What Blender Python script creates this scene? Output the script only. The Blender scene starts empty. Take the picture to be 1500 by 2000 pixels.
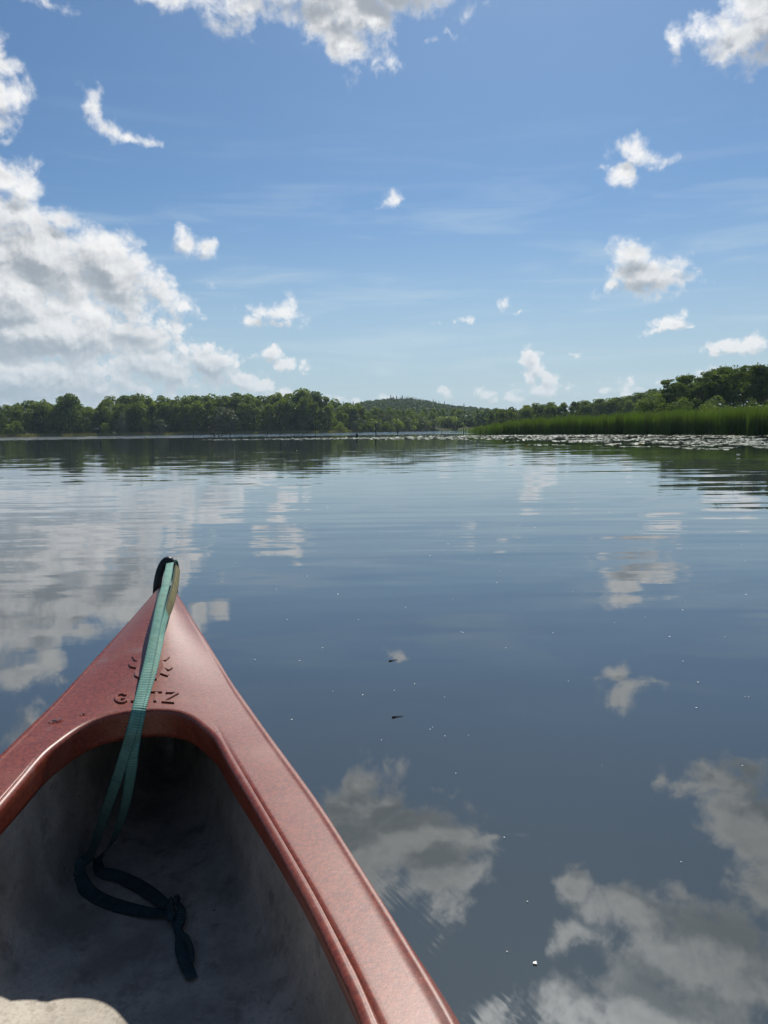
import bpy, bmesh, math, random
import numpy as np
from mathutils import Vector, Matrix
random.seed(7)
rng = np.random.default_rng(11)
scene = bpy.context.scene
col = scene.collection
R = math.radians

# ------------------------------------------------------------------ camera
EYE = np.array([0.0, 0.0, 1.15])
PITCH, ROLL, FPX = R(6.08), R(0.69), 1502.0
fwd = np.array([0, math.cos(PITCH), -math.sin(PITCH)])
up0 = np.array([0, math.sin(PITCH), math.cos(PITCH)])
rt0 = np.array([1.0, 0, 0])
rt = rt0 * math.cos(ROLL) - up0 * math.sin(ROLL)
upv = up0 * math.cos(ROLL) + rt0 * math.sin(ROLL)
cam = bpy.data.cameras.new("camera")
cam.sensor_fit = 'VERTICAL'; cam.sensor_height = 36.0; cam.lens = 36.0 * FPX / 2000.0
cam.clip_start = 0.02; cam.clip_end = 20000
co = bpy.data.objects.new("camera", cam); col.objects.link(co)
M = Matrix(((rt[0], upv[0], -fwd[0], EYE[0]), (rt[1], upv[1], -fwd[1], EYE[1]), (rt[2], upv[2], -fwd[2], EYE[2]), (0, 0, 0, 1)))
co.matrix_world = M
scene.camera = co

def ray(x, y):
    d = fwd * FPX + rt * (x - 750) - upv * (y - 1000)
    return d / np.linalg.norm(d)
def atz(x, y, z=0.0):
    """the point of height z seen at a place of the photograph"""
    d = ray(x, y)
    return EYE + d * (z - EYE[2]) / d[2]
def azel(x, y, mirror=False):
    d = ray(x, y)
    e = math.degrees(math.asin(d[2]))
    return math.degrees(math.atan2(d[0], d[1])), (-e if mirror else e)
def horizon(x):
    return 849.0 - 0.012 * x

# ------------------------------------------------------------------ light
SUN_EL, SUN_AZ = 48.5, 12.0
sun_dir = np.array([math.sin(R(SUN_AZ)) * math.cos(R(SUN_EL)), math.cos(R(SUN_AZ)) * math.cos(R(SUN_EL)), math.sin(R(SUN_EL))])
sl = bpy.data.lights.new("sun", 'SUN'); sl.energy = 5.0; sl.angle = R(0.6); sl.color = (1.0, 0.95, 0.87)
so = bpy.data.objects.new("sun", sl); col.objects.link(so)
so.rotation_euler = Vector(sun_dir).to_track_quat('Z', 'Y').to_euler(); so.location = (20, 60, 80)

vs = scene.view_settings
scene.cycles.use_denoising = True
scene.display_settings.display_device = 'sRGB'
vs.view_transform = 'Standard'; vs.look = 'None'; vs.gamma = 1.0; vs.use_curve_mapping = False; vs.exposure = 0.0

SKY_STRENGTH = 0.070
world = bpy.data.worlds.new("World"); scene.world = world; world.use_nodes = True
wt = world.node_tree; wt.nodes.clear()

class NT:
    """short hand for building node trees"""
    def __init__(s, t): s.t = t
    def n(s, k, **kw):
        o = s.t.nodes.new(k)
        for a, b in kw.items(): setattr(o, a, b)
        return o
    def put(s, sock, v):
        if hasattr(v, 'is_output') or isinstance(v, bpy.types.NodeSocket): s.t.links.new(v, sock)
        elif v is not None: sock.default_value = v
    def m(s, op, a, b=None, c=None, clamp=False):
        o = s.n('ShaderNodeMath', operation=op); o.use_clamp = clamp
        for i, v in enumerate((a, b, c)):
            if v is not None: s.put(o.inputs[i], v)
        return o.outputs[0]
    def v(s, op, a, b=None, out=0, scale=None):
        o = s.n('ShaderNodeVectorMath', operation=op)
        s.put(o.inputs[0], a)
        if b is not None: s.put(o.inputs[1], b)
        if scale is not None: s.put(o.inputs['Scale'], scale)
        return o.outputs[out]
    def mix(s, f, a, b):
        o = s.n('ShaderNodeMix', data_type='RGBA')
        s.put(o.inputs[0], f); s.put(o.inputs[6], a); s.put(o.inputs[7], b)
        return o.outputs[2]
    def mul(s, f, a, b):
        o = s.n('ShaderNodeMix', data_type='RGBA', blend_type='MULTIPLY')
        s.put(o.inputs[0], f); s.put(o.inputs[6], a); s.put(o.inputs[7], b)
        return o.outputs[2]
    def ss(s, x, lo, hi, a=0.0, b=1.0):
        o = s.n('ShaderNodeMapRange', interpolation_type='SMOOTHSTEP')
        s.put(o.inputs[0], x); s.put(o.inputs[1], lo); s.put(o.inputs[2], hi); s.put(o.inputs[3], a); s.put(o.inputs[4], b)
        return o.outputs[0]
    def noise(s, vec, scale, detail=4, rough=0.5, dist=0.0, out='Fac', lac=2.0):
        o = s.n('ShaderNodeTexNoise')
        s.put(o.inputs['Vector'], vec); s.put(o.inputs['Scale'], scale); s.put(o.inputs['Detail'], detail)
        s.put(o.inputs['Roughness'], rough); s.put(o.inputs['Distortion'], dist); s.put(o.inputs['Lacunarity'], lac)
        return o.outputs[out]
    def mapping(s, vec, loc=(0, 0, 0), rot=(0, 0, 0), scale=(1, 1, 1), kind='POINT'):
        o = s.n('ShaderNodeMapping', vector_type=kind)
        s.put(o.inputs[0], vec); s.put(o.inputs[1], loc); s.put(o.inputs[2], rot); s.put(o.inputs[3], scale)
        return o.outputs[0]
    def xyz(s, x, y, z):
        o = s.n('ShaderNodeCombineXYZ')
        for i, v in enumerate((x, y, z)): s.put(o.inputs[i], v)
        return o.outputs[0]
    def sep(s, v):
        o = s.n('ShaderNodeSeparateXYZ'); s.put(o.inputs[0], v); return o.outputs

# clouds of the sky: (place, half width, half height, tilt, weight) - mirrored ones are those seen in the water
CL = []
def cl(x, y, rx, ry, rot=0, w=1.0, mirror=False):
    a, e = azel(x, y, mirror)
    k = 26.2 * (1.0 + ((y - 1000) / 1502.0) ** 2) * 0.93
    CL.append((a, e, rx / 26.2 / max(0.3, math.cos(R(e))) / (1 + 0.25 * ((y - 1000) / 1502.0) ** 2), ry / k, (-rot if not mirror else rot), w))
for c in [
    # the great bank on the left
    (-20, 560, 230, 190), (90, 500, 150, 105, 30), (215, 535, 150, 80, 38), (320, 575, 115, 42, 38), (-60, 430, 130, 90),
    (70, 650, 270, 90), (260, 640, 130, 50, 5), (30, 745, 330, 75), (300, 715, 150, 48, 12), (410, 710, 96, 50, 24), (478, 748, 80, 30, 12),
    (0, 335, 95, 42), (50, 355, 55, 42), (125, 430, 62, 44, 30),
    (-5, 105, 48, 55, 30), (-10, 180, 64, 60), (-10, 235, 30, 32),
    (184, 203, 30, 48, -28), (215, 243, 44, 34, 35), (268, 268, 46, 20, 6),
    # the cloud at the top
    (610, -10, 230, 80), (650, 55, 160, 58, 10), (690, 90, 78, 55, 20), (735, 40, 75, 70, -30), (470, 20, 95, 50), (330, -15, 110, 40), (90, 15, 45, 16, 20, .6), (850, -15, 70, 22, 0, .7),
    (362, 470, 44, 38), (392, 482, 36, 27), (350, 458, 30, 22), (400, 540, 34, 20, 30, .6),
    (530, 610, 66, 34), (500, 625, 42, 18), (575, 615, 36, 20, 20), (545, 630, 70, 18),
    (530, 690, 36, 22), (565, 712, 46, 20, 20), (550, 716, 54, 18),
    (757, 393, 36, 24, -10), (738, 405, 20, 10, 0, .7), (840, 76, 26, 24, 0, .85), (870, 50, 20, 18, 30, .85),
    (1222, 287, 64, 30, 12), (1262, 303, 52, 23, 25), (1302, 318, 28, 19), (1225, 345, 38, 30), (1180, 330, 24, 14, 0, .7),
    (1240, 500, 54, 46), (1270, 540, 104, 50), (1200, 560, 46, 24, -15), (1330, 510, 66, 24), (1310, 566, 64, 18), (1255, 566, 92, 22),
    (1320, 632, 64, 22), (1282, 645, 45, 13, -18), (1330, 620, 28, 15), (1350, 636, 34, 7),
    (1440, 680, 76, 20), (1485, 668, 50, 20), (1410, 672, 36, 9),
    (1395, 42, 56, 46), (1440, 70, 78, 64), (1500, 20, 130, 75), (1500, 105, 64, 52), (1303, 75, 20, 42, 20),
    # low and far over the trees
    (1038, 700, 27, 34), (1040, 735, 30, 30), (1072, 738, 26, 28), (1055, 762, 56, 26), (1052, 720, 36, 30), (870, 762, 22, 20), (955, 768, 32, 20), (990, 778, 66, 16),
    (1190, 757, 44, 17), (1262, 757, 58, 17), (1230, 772, 110, 14), (1120, 692, 20, 7, 0, .8), (1405, 724, 56, 16), (1470, 728, 50, 14), (620, 790, 80, 20), (680, 782, 60, 14), (745, 775, 54, 14), (560, 770, 60, 16, 8),
    (1022, 465, 16, 9, -15, .7), (980, 594, 26, 12, -10, .7), (1012, 611, 18, 7, 0, .6), (905, 624, 28, 8, 0, .6), (835, 630, 36, 8, 0, .5), (1232, 738, 20, 6, 0, .5)]:
    cl(*c)
for c in [  # what the water shows of the sky above the frame
    (700, 1560, 105, 62), (800, 1640, 175, 95), (850, 1745, 112, 90), (945, 1645, 60, 26), (1000, 1640, 56, 13), (690, 1700, 120, 130),
    (1420, 1530, 112, 58), (1490, 1620, 100, 120), (1540, 1740, 120, 120),
    (1120, 1745, 52, 62), (1245, 1800, 150, 78), (1360, 1880, 210, 115), (1090, 1850, 48, 46), (1300, 2010, 260, 110), (960, 1990, 90, 40), (1275, 1540, 20, 24, 0, .6)]:
    cl(*c, **{'mirror': True})

g = bpy.data.node_groups.new("cloud_density", 'ShaderNodeTree')
g.interface.new_socket("Vector", in_out='INPUT', socket_type='NodeSocketVector')
g.interface.new_socket("Density", in_out='OUTPUT', socket_type='NodeSocketFloat')
g.interface.new_socket("Body", in_out='OUTPUT', socket_type='NodeSocketFloat')
G = NT(g)
gi = G.n('NodeGroupInput'); go = G.n('NodeGroupOutput')
d0 = G.v('NORMALIZE', gi.outputs[0])
dx, dy, dz = G.sep(d0)
az = G.m('MULTIPLY', G.m('ARCTAN2', dx, dy), 180 / math.pi)
el = G.m('MULTIPLY', G.m('ARCSINE', dz), 180 / math.pi)
p = G.xyz(az, el, 0.0)
# billows get smaller and flatter towards the horizon
per = G.m('ADD', 0.22, G.m('MULTIPLY', G.ss(el, 1.0, 22.0), 0.78))
wn1 = G.v('SUBTRACT', G.noise(d0, 7.0, 2, 0.5, out='Color'), (0.5, 0.5, 0.5))
wn2 = G.v('SUBTRACT', G.noise(d0, 26.0, 4, 0.6, out='Color'), (0.5, 0.5, 0.5))
wp = G.v('ADD', G.v('SCALE', wn1, scale=G.m('MULTIPLY', per, 3.2)), G.v('SCALE', wn2, scale=G.m('MULTIPLY', per, 2.4)))
wp = G.v('MULTIPLY', wp, (1.0, 1.0, 0.0))
pw = G.v('ADD', p, wp)
acc = None
for ci, (a, e, rx, ry, rot, w) in enumerate(CL):
    if ci and ci % 12 == 0:      # keeps the evaluation in order (small stack)
        pw = G.v('ADD', pw, G.v('SCALE', G.xyz(acc, acc, 0.0), scale=1e-9))
    mp = G.mapping(pw, (a, e, 0), (0, 0, R(rot)), (rx, ry, 1.0), 'TEXTURE')
    ln = G.v('LENGTH', mp, out=1)
    size = math.sqrt(min(max(min(rx, ry), 0.55), 4.0))
    dd = G.m('MULTIPLY_ADD', ln, -size * w * 1.15, size * w * 1.15 - (1 - w) * 0.25)
    acc = dd if acc is None else G.m('SMOOTH_MAX', acc, dd, 0.18)
# loose cumulus overhead and behind
pl = G.v('DIVIDE', d0, G.xyz(G.m('MAXIMUM', dz, 0.08), G.m('MAXIMUM', dz, 0.08), 1.0))
pl = G.v('MULTIPLY', pl, (1, 1, 0))
over = G.m('MULTIPLY_ADD', G.noise(pl, 1.3, 5, 0.5), 9.0, -5.3)
front = G.m('MULTIPLY', G.ss(G.m('ABSOLUTE', az), 30.0, 50.0, 1.0, 0.0), G.ss(el, 41.0, 52.0, 1.0, 0.0))
over = G.m('SUBTRACT', over, G.m('MULTIPLY', front, 9.0))
acc = G.m('SMOOTH_MAX', acc, over, 0.2)
# fine cauliflower
nb = G.noise(d0, 24.0, 7, 0.60, 0.25)
def puff(scale, detail):
    o = G.n('ShaderNodeTexVoronoi', feature='F1'); G.put(o.inputs['Vector'], G.v('ADD', d0, G.v('SCALE', wn2, scale=0.035)))
    G.put(o.inputs['Scale'], scale); G.put(o.inputs['Detail'], detail); G.put(o.inputs['Roughness'], 0.6)
    return G.m('SUBTRACT', 0.80, o.outputs['Distance'])
lowk = G.ss(el, 4.0, 18.0, 1.0, 0.35)
pf_ = G.m('MULTIPLY', puff(38.0, 2.0), lowk)
nb2 = G.m('MULTIPLY', G.m('SUBTRACT', G.noise(d0, 70.0, 5, 0.6, 0.2), 0.5), lowk)
amp = G.m('ADD', 0.35, G.m('MULTIPLY', per, 1.55))
den = G.m('ADD', acc, G.m('MULTIPLY', G.m('SUBTRACT', nb, 0.53), G.m('MULTIPLY', amp, 1.75)))
den = G.m('ADD', den, G.m('MULTIPLY_ADD', pf_, 1.15, G.m('MULTIPLY', nb2, 0.8)))
g.links.new(den, go.inputs[0])
g.links.new(G.m('ADD', acc, G.m('MULTIPLY', G.m('SUBTRACT', den, acc), 0.35)), go.inputs[1])

W = NT(wt)
tc = W.n('ShaderNodeTexCoord')
dirv = W.v('NORMALIZE', tc.outputs['Generated'])
sky = W.n('ShaderNodeTexSky'); sky.sky_type = 'NISHITA'; sky.sun_disc = False
sky.sun_elevation = R(SUN_EL); sky.sun_rotation = R(SUN_AZ); sky.altitude = 60; sky.air_density = 1.0; sky.dust_density = 0.6; sky.ozone_density = 2.2
wt.links.new(dirv, sky.inputs[0])
_, _, wz = W.sep(dirv)
wel = W.m('MULTIPLY', W.m('ARCSINE', wz), 180 / math.pi)
sundot = W.m('MAXIMUM', W.v('DOT_PRODUCT', dirv, tuple(sun_dir), out=1), 0.0)
def dens(vec):
    o = wt.nodes.new('ShaderNodeGroup'); o.node_tree = g
    wt.links.new(vec, o.inputs[0]); return o.outputs
D0, BODY = dens(dirv)
# the same density a little way towards the sun: what is lit, what is shaded
step = W.m('MULTIPLY_ADD', W.ss(wel, 2.0, 22.0), 0.014, 0.010)
tow = W.v('SUBTRACT', tuple(sun_dir), W.v('SCALE', dirv, scale=sundot))
tow = W.v('NORMALIZE', tow)
D1 = dens(W.v('ADD', dirv, W.v('SCALE', tow, scale=step)))[1]
cover = W.ss(W.m('MULTIPLY', D0, W.ss(wel, 1.0, 12.0, 1.8, 1.0)), -0.08, 1.05)
emb = W.m('SUBTRACT', W.noise(dirv, 34.0, 6, 0.6, 0.2), W.noise(W.v('ADD', dirv, W.v('SCALE', tow, scale=0.0065)), 34.0, 6, 0.6, 0.2))
lit = W.ss(W.m('SUBTRACT', BODY, D1), -0.45, 0.55)
thick = W.ss(BODY, 0.25, 1.35)
lum = W.m('MULTIPLY_ADD', lit, 0.66, W.m('MULTIPLY_ADD', thick, -0.54, 0.64))
lum = W.m('ADD', lum, W.m('MULTIPLY', W.m('SUBTRACT', W.noise(W.v('MULTIPLY', dirv, (1.0, 1.0, 4.2)), 7.0, 4, 0.5), 0.5), 1.15))
lum = W.m('ADD', lum, W.m('MULTIPLY', emb, 0.85))
lum = W.ss(lum, -0.05, 1.15)
shade_c = W.mix(W.ss(wel, 0.0, 16.0), (0.38, 0.47, 0.55, 1), (0.33, 0.365, 0.41, 1))
light_c = W.mix(W.ss(wel, 0.0, 10.0), (0.74, 0.785, 0.825, 1), (0.93, 0.935, 0.94, 1))
ccol = W.mix(lum, shade_c, light_c)
glow = W.m('MULTIPLY_ADD', W.m('POWER', sundot, 40.0), 3.8, 1.0)
ccol = W.v('SCALE', ccol, scale=glow)
# thin high veils
vp = W.mapping(dirv, (0, 0, 0), (0, R(9), R(10)), (3.0, 3.0, 26.0))
veil = W.m('MULTIPLY', W.ss(W.noise(vp, 1.6, 6, 0.55, 0.6), 0.46, 0.78), 0.42)
veil = W.m('MULTIPLY', veil, W.ss(wel, 24.0, 10.0))
low = W.ss(wel, 17.0, -1.0, 0.0, 0.80)
bs = W.n('ShaderNodeBackground'); bs.inputs[1].default_value = SKY_STRENGTH
tint = W.mul(1.0, sky.outputs[0], (0.72, 0.965, 1.15, 1))
wt.links.new(tint, bs.inputs[0])
bh = W.n('ShaderNodeBackground'); bh.inputs[0].default_value = (0.50, 0.62, 0.70, 1); bh.inputs[1].default_value = 1.0
bv = W.n('ShaderNodeBackground'); bv.inputs[0].default_value = (0.60, 0.72, 0.80, 1); bv.inputs[1].default_value = 1.0
bc = W.n('ShaderNodeBackground'); wt.links.new(ccol, bc.inputs[0]); bc.inputs[1].default_value = 1.0
def mixs(f, a, b):
    o = W.n('ShaderNodeMixShader'); W.put(o.inputs[0], f)
    wt.links.new(a.outputs[0], o.inputs[1]); wt.links.new(b.outputs[0], o.inputs[2]); return o
s1 = mixs(low, bs, bh); s2 = mixs(veil, s1, bv)
s3 = mixs(W.m('MULTIPLY', cover, W.ss(wel, -1.0, 7.0, 0.72, 1.0)), s2, bc)
wo = W.n('ShaderNodeOutputWorld'); wt.links.new(s3.outputs[0], wo.inputs[0])
world.cycles.sampling_method = 'MANUAL'; world.cycles.sample_map_resolution = 1024

# ------------------------------------------------------------------ materials
def mat(name):
    m = bpy.data.materials.new(name); m.use_nodes = True
    t = m.node_tree; t.nodes.clear()
    N = NT(t); out = N.n('ShaderNodeOutputMaterial'); b = N.n('ShaderNodeBsdfPrincipled')
    t.links.new(b.outputs[0], out.inputs[0])
    return m, N, b, out

def leaf_mat(name, c1, c2, trans=0.42, hue=0.35):
    m = bpy.data.materials.new(name); m.use_nodes = True
    t = m.node_tree; t.nodes.clear(); N = NT(t)
    out = N.n('ShaderNodeOutputMaterial')
    geo = N.n('ShaderNodeNewGeometry'); oi = N.n('ShaderNodeObjectInfo')
    f = N.m('MULTIPLY_ADD', geo.outputs['Random Per Island'], 0.6, N.m('MULTIPLY', oi.outputs['Random'], 0.4))
    c = N.mix(f, c1, c2)
    c = N.v('SCALE', c, scale=N.m('MULTIPLY_ADD', oi.outputs['Random'], hue, 1.18 - hue / 2))
    d = N.n('ShaderNodeBsdfDiffuse'); t.links.new(c, d.inputs[0])
    tr = N.n('ShaderNodeBsdfTranslucent'); t.links.new(N.v('MULTIPLY', c, (1.5, 1.35, 0.5)), tr.inputs[0])
    gl = N.n('ShaderNodeBsdfGlossy'); gl.inputs[0].default_value = (0.5, 0.5, 0.5, 1); gl.inputs[1].default_value = 0.45
    m1 = N.n('ShaderNodeMixShader'); m1.inputs[0].default_value = trans
    t.links.new(d.outputs[0], m1.inputs[1]); t.links.new(tr.outputs[0], m1.inputs[2])
    m2 = N.n('ShaderNodeMixShader'); m2.inputs[0].default_value = 0.04
    t.links.new(m1.outputs[0], m2.inputs[1]); t.links.new(gl.outputs[0], m2.inputs[2])
    t.links.new(m2.outputs[0], out.inputs[0])
    return m
M_leaf = leaf_mat("leaf_green", (0.075, 0.125, 0.030, 1), (0.145, 0.205, 0.050, 1))
M_leaf_dark = leaf_mat("leaf_dark", (0.050, 0.088, 0.028, 1), (0.105, 0.160, 0.046, 1), 0.38)
M_leaf_light = leaf_mat("leaf_light", (0.085, 0.130, 0.030, 1), (0.155, 0.215, 0.050, 1), 0.45)
M_leaf_grey = leaf_mat("leaf_willow", (0.095, 0.125, 0.070, 1), (0.15, 0.185, 0.105, 1), 0.2)
M_leaf_forest = leaf_mat("leaf_forest", (0.042, 0.076, 0.044, 1), (0.074, 0.116, 0.066, 1), 0.35)
M_needle = leaf_mat("needle", (0.020, 0.038, 0.020, 1), (0.038, 0.062, 0.030, 1), 0.05)
M_reed = leaf_mat("reed", (0.038, 0.085, 0.012, 1), (0.085, 0.150, 0.025, 1), 0.35)
def reed_patches():
    N = NT(M_reed.node_tree); t = M_reed.node_tree
    geo = [n for n in t.nodes if n.type == 'NEW_GEOMETRY'][0]
    P = geo.outputs['Position']
    a = N.noise(N.mapping(P, scale=(0.55, 0.55, 0.02)), 1.0, 4, 0.65)
    b = N.noise(N.mapping(P, scale=(2.6, 2.6, 0.05)), 1.0, 2, 0.5)
    k = N.ss(N.m('ADD', N.m('MULTIPLY', a, 0.6), N.m('MULTIPLY', b, 0.4)), 0.34, 0.64, 0.48, 1.20)
    tan = N.m('GREATER_THAN', geo.outputs['Random Per Island'], 0.93)
    for n in list(t.nodes):
        if n.type in ('BSDF_DIFFUSE', 'BSDF_TRANSLUCENT'):
            src = n.inputs[0].links[0].from_socket
            N.put(n.inputs[0], N.mix(tan, N.v('SCALE', src, scale=k), (0.20, 0.165, 0.075, 1)))
reed_patches()
M_fringe = leaf_mat("fringe_reed", (0.11, 0.13, 0.045, 1), (0.19, 0.19, 0.085, 1), 0.25)

def bark_mat():
    m, N, b, out = mat("bark")
    tc = N.n('ShaderNodeTexCoord')
    n = N.noise(N.mapping(tc.outputs['Object'], scale=(3, 3, 0.6)), 4.0, 6, 0.6)
    b.inputs['Base Color'].default_value = (0.1, 0.08, 0.06, 1)
    N.put(b.inputs['Base Color'], N.mix(n, (0.035, 0.028, 0.022, 1), (0.13, 0.11, 0.085, 1)))
    b.inputs['Roughness'].default_value = 0.9
    return m
M_bark = bark_mat()

# --- water
def water_mat():
    m, N, b, out = mat("lake_water")
    tc = N.n('ShaderNodeTexCoord'); P = tc.outputs['Object']
    dist = N.v('LENGTH', P, out=1)
    px, py, pz = N.sep(P)
    # slopes of the surface: long low swell, ripples, and a ruffled reach beyond the calm water
    def slope(sc, detail, seed, rough=0.5):
        v = N.mapping(P, (seed, seed * 1.7, seed * .3), (0, 0, R(6)), sc)
        return N.v('SUBTRACT', N.noise(v, 1.0, detail, rough, out='Color'), (0.5, 0.5, 0.5))
    a = slope((0.55, 1.5, 1), 2, 3.0)
    bb = slope((1.6, 5.5, 1), 3, 11.0)
    c = slope((0.12, 0.5, 1), 3, 23.0)
    dd = slope((0.35, 1.2, 1), 5, 37.0, 0.6)
    ee = slope((0.20, 2.6, 1), 2, 51.0)
    fe = N.m('MULTIPLY', N.m('MULTIPLY', N.ss(dist, 2.5, 6.0), N.ss(dist, 45.0, 20.0)), N.ss(N.noise(N.mapping(P, (9, 4, 0), scale=(0.07, 0.16, 1)), 1.0, 2, 0.5), 0.38, 0.62, 0.012, 0.055))
    fa = N.ss(dist, 1.5, 10.0, 0.040, 0.034)
    patch = N.ss(N.noise(N.mapping(P, scale=(0.10, 0.22, 1)), 1.0, 3, 0.55), 0.40, 0.64)
    fb = N.m('MULTIPLY', N.ss(dist, 2.0, 9.0, 0.010, 0.042), N.m('MULTIPLY_ADD', patch, 0.9, 0.25))
    fb = N.m('MULTIPLY', fb, N.ss(dist, 30.0, 80.0, 1.0, 0.25))
    fc = N.ss(dist, 10.0, 40.0, 0.004, 0.012)
    edge = N.m('ADD', dist, N.m('MULTIPLY', N.m('SUBTRACT', N.noise(N.mapping(P, scale=(0.006, 0.02, 1)), 1.0, 4, 0.6), 0.5), 90.0))
    ruf = N.ss(N.m('ADD', edge, N.m('MULTIPLY', px, -0.34)), 178.0, 215.0)
    streak = N.m('MULTIPLY', N.ss(N.noise(N.mapping(P, (5, 2, 0), scale=(0.014, 0.11, 1)), 1.0, 3, 0.5), 0.60, 0.70), N.ss(dist, 35.0, 60.0))
    streak = N.m('MULTIPLY', streak, N.ss(px, -5.0, -25.0))
    ruf = N.m('MAXIMUM', ruf, N.m('MULTIPLY', streak, 0.55))
    fd = N.m('MULTIPLY', ruf, 1.2)
    s = N.v('ADD', N.v('ADD', N.v('SCALE', a, scale=fa), N.v('SCALE', bb, scale=fb)), N.v('ADD', N.v('SCALE', c, scale=fc), N.v('SCALE', dd, scale=fd)))
    s = N.v('ADD', s, N.v('SCALE', ee, scale=fe))
    # fine wash lines running off the hull
    q = N.mapping(P, (float(TIP[0]), float(TIP[1]), 0), (0, 0, R(AXIS)), (1, 1, 1), 'TEXTURE')
    qx, qy, _ = N.sep(q)          # qx to the right of the keel, qy forward (bow at 0)
    aft = N.m('MULTIPLY', qy, -1.0)
    hull = N.ss(aft, -0.2, 2.4, 0.02, 0.47)
    off = N.m('SUBTRACT', N.m('ABSOLUTE', qx), hull)
    wob = N.noise(N.mapping(q, scale=(4.0, 1.0, 1)), 1.0, 3, 0.5)
    ph = N.m('ADD', N.m('MULTIPLY', N.m('SUBTRACT', off, N.m('MULTIPLY', aft, 0.10)), 300.0), N.m('MULTIPLY', wob, 5.0))
    band = N.m('MULTIPLY', N.m('SINE', ph), N.m('MULTIPLY', N.ss(off, 0.02, 0.10), N.ss(off, 0.50, 0.20)))
    band = N.m('MULTIPLY', band, N.m('MULTIPLY', N.ss(aft, 0.7, 1.3), N.ss(N.noise(N.mapping(q, (3, 1, 0), scale=(7.0, 0.9, 1)), 1.0, 2, 0.5), 0.30, 0.62)))
    s = N.v('ADD', s, N.v('SCALE', N.xyz(0.9, 0.4, 0.0), scale=N.m('MULTIPLY', band, 0.017)))
    sx, sy, _ = N.sep(s)
    nrm = N.v('NORMALIZE', N.xyz(sx, sy, 1.0))
    N.put(b.inputs['Normal'], nrm)
    b.inputs['Base Color'].default_value = (0.043, 0.053, 0.053, 1)
    b.inputs['Roughness'].default_value = 0.015
    b.inputs['IOR'].default_value = 1.84
    return m

# --- boat shell
def shell_mat():
    m, N, b, out = mat("red_plastic")
    tc = N.n('ShaderNodeTexCoord'); P = tc.outputs['Object']
    big = N.noise(P, 5.0, 5, 0.6); fine = N.noise(P, 300.0, 3, 0.7); mid = N.noise(P, 120.0, 5, 0.7)
    c = N.mix(N.ss(mid, 0.3, 0.72), (0.105, 0.013, 0.005, 1), (0.270, 0.050, 0.020, 1))
    c = N.mix(N.m('MULTIPLY', N.ss(big, 0.42, 0.72), 0.40), c, (0.29, 0.115, 0.075, 1))
    c = N.mix(N.m('MULTIPLY', N.ss(fine, 0.48, 0.72), 0.55), c, (0.075, 0.012, 0.010, 1))
    # dull greyish smudges
    sm = N.noise(N.v('ADD', P, (3.1, 0.4, 2.0)), 9.0, 4, 0.6)
    c = N.mix(N.m('MULTIPLY', N.ss(sm, 0.62, 0.74), 0.5), c, (0.17, 0.115, 0.105, 1))
    # pale scratches
    sc = None
    for i, (rot, s) in enumerate(((58, 9.0), (-48, 7.0), (97, 8.0))):
        v = N.mapping(P, (i * 2.3, i * 1.1, 0), (0, 0, R(rot)), (1.0, 24.0, 24.0))
        q = N.ss(N.noise(v, s * 1.5, 3, 0.55), 0.70, 0.74)
        sc = q if sc is None else N.m('MAXIMUM', sc, q)
    spk = N.ss(N.noise(P, 130.0, 2, 0.5), 0.745, 0.79)
    c = N.mix(N.m('MULTIPLY', N.m('MAXIMUM', N.m('MULTIPLY', sc, N.ss(big, 0.42, 0.62)), spk), 0.42), c, (0.52, 0.38, 0.33, 1))
    N.put(b.inputs['Base Color'], c)
    N.put(b.inputs['Roughness'], N.m('ADD', 0.27, N.m('MULTIPLY', N.m('ADD', N.m('MULTIPLY', big, 0.5), N.m('MULTIPLY', fine, 0.5)), 0.26)))
    b.inputs['IOR'].default_value = 1.38
    b.inputs['Coat Weight'].default_value = 0.30; b.inputs['Coat Roughness'].default_value = 0.42; b.inputs['Coat IOR'].default_value = 1.55
    bp = N.n('ShaderNodeBump'); bp.inputs['Strength'].default_value = 0.16; bp.inputs['Distance'].default_value = 0.0025
    N.put(bp.inputs['Height'], N.m('ADD', N.m('MULTIPLY', big, 2.2), N.m('ADD', N.m('MULTIPLY', fine, 0.25), N.m('MULTIPLY', mid, 0.6))))
    N.put(b.inputs['Normal'], bp.outputs[0])
    return m

def liner_mat():
    m, N, b, out = mat("grey_liner")
    tc = N.n('ShaderNodeTexCoord'); P = tc.outputs['Object']
    n1 = N.noise(P, 6.0, 5, 0.6); n2 = N.noise(P, 120.0, 4, 0.6); n3 = N.noise(N.v('ADD', P, (5, 3, 1)), 40.0, 3, 0.5)
    c = N.mix(N.ss(n1, 0.3, 0.7), (0.285, 0.255, 0.21, 1), (0.55, 0.495, 0.415, 1))
    c = N.mix(N.m('MULTIPLY', N.ss(n2, 0.45, 0.7), 0.35), c, (0.20, 0.185, 0.16, 1))
    c = N.mix(N.m('MULTIPLY', N.ss(N.noise(P, 16.0, 4, 0.65), 0.54, 0.68), 0.45), c, (0.14, 0.115, 0.09, 1))
    c = N.mix(N.m('MULTIPLY', N.ss(n3, 0.735, 0.76), 0.9), c, (0.03, 0.028, 0.026, 1))
    N.put(b.inputs['Base Color'], c); b.inputs['Roughness'].default_value = 0.7
    bp = N.n('ShaderNodeBump'); bp.inputs['Strength'].default_value = 0.4; bp.inputs['Distance'].default_value = 0.002
    N.put(bp.inputs['Height'], n2); N.put(b.inputs['Normal'], bp.outputs[0])
    return m

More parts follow.
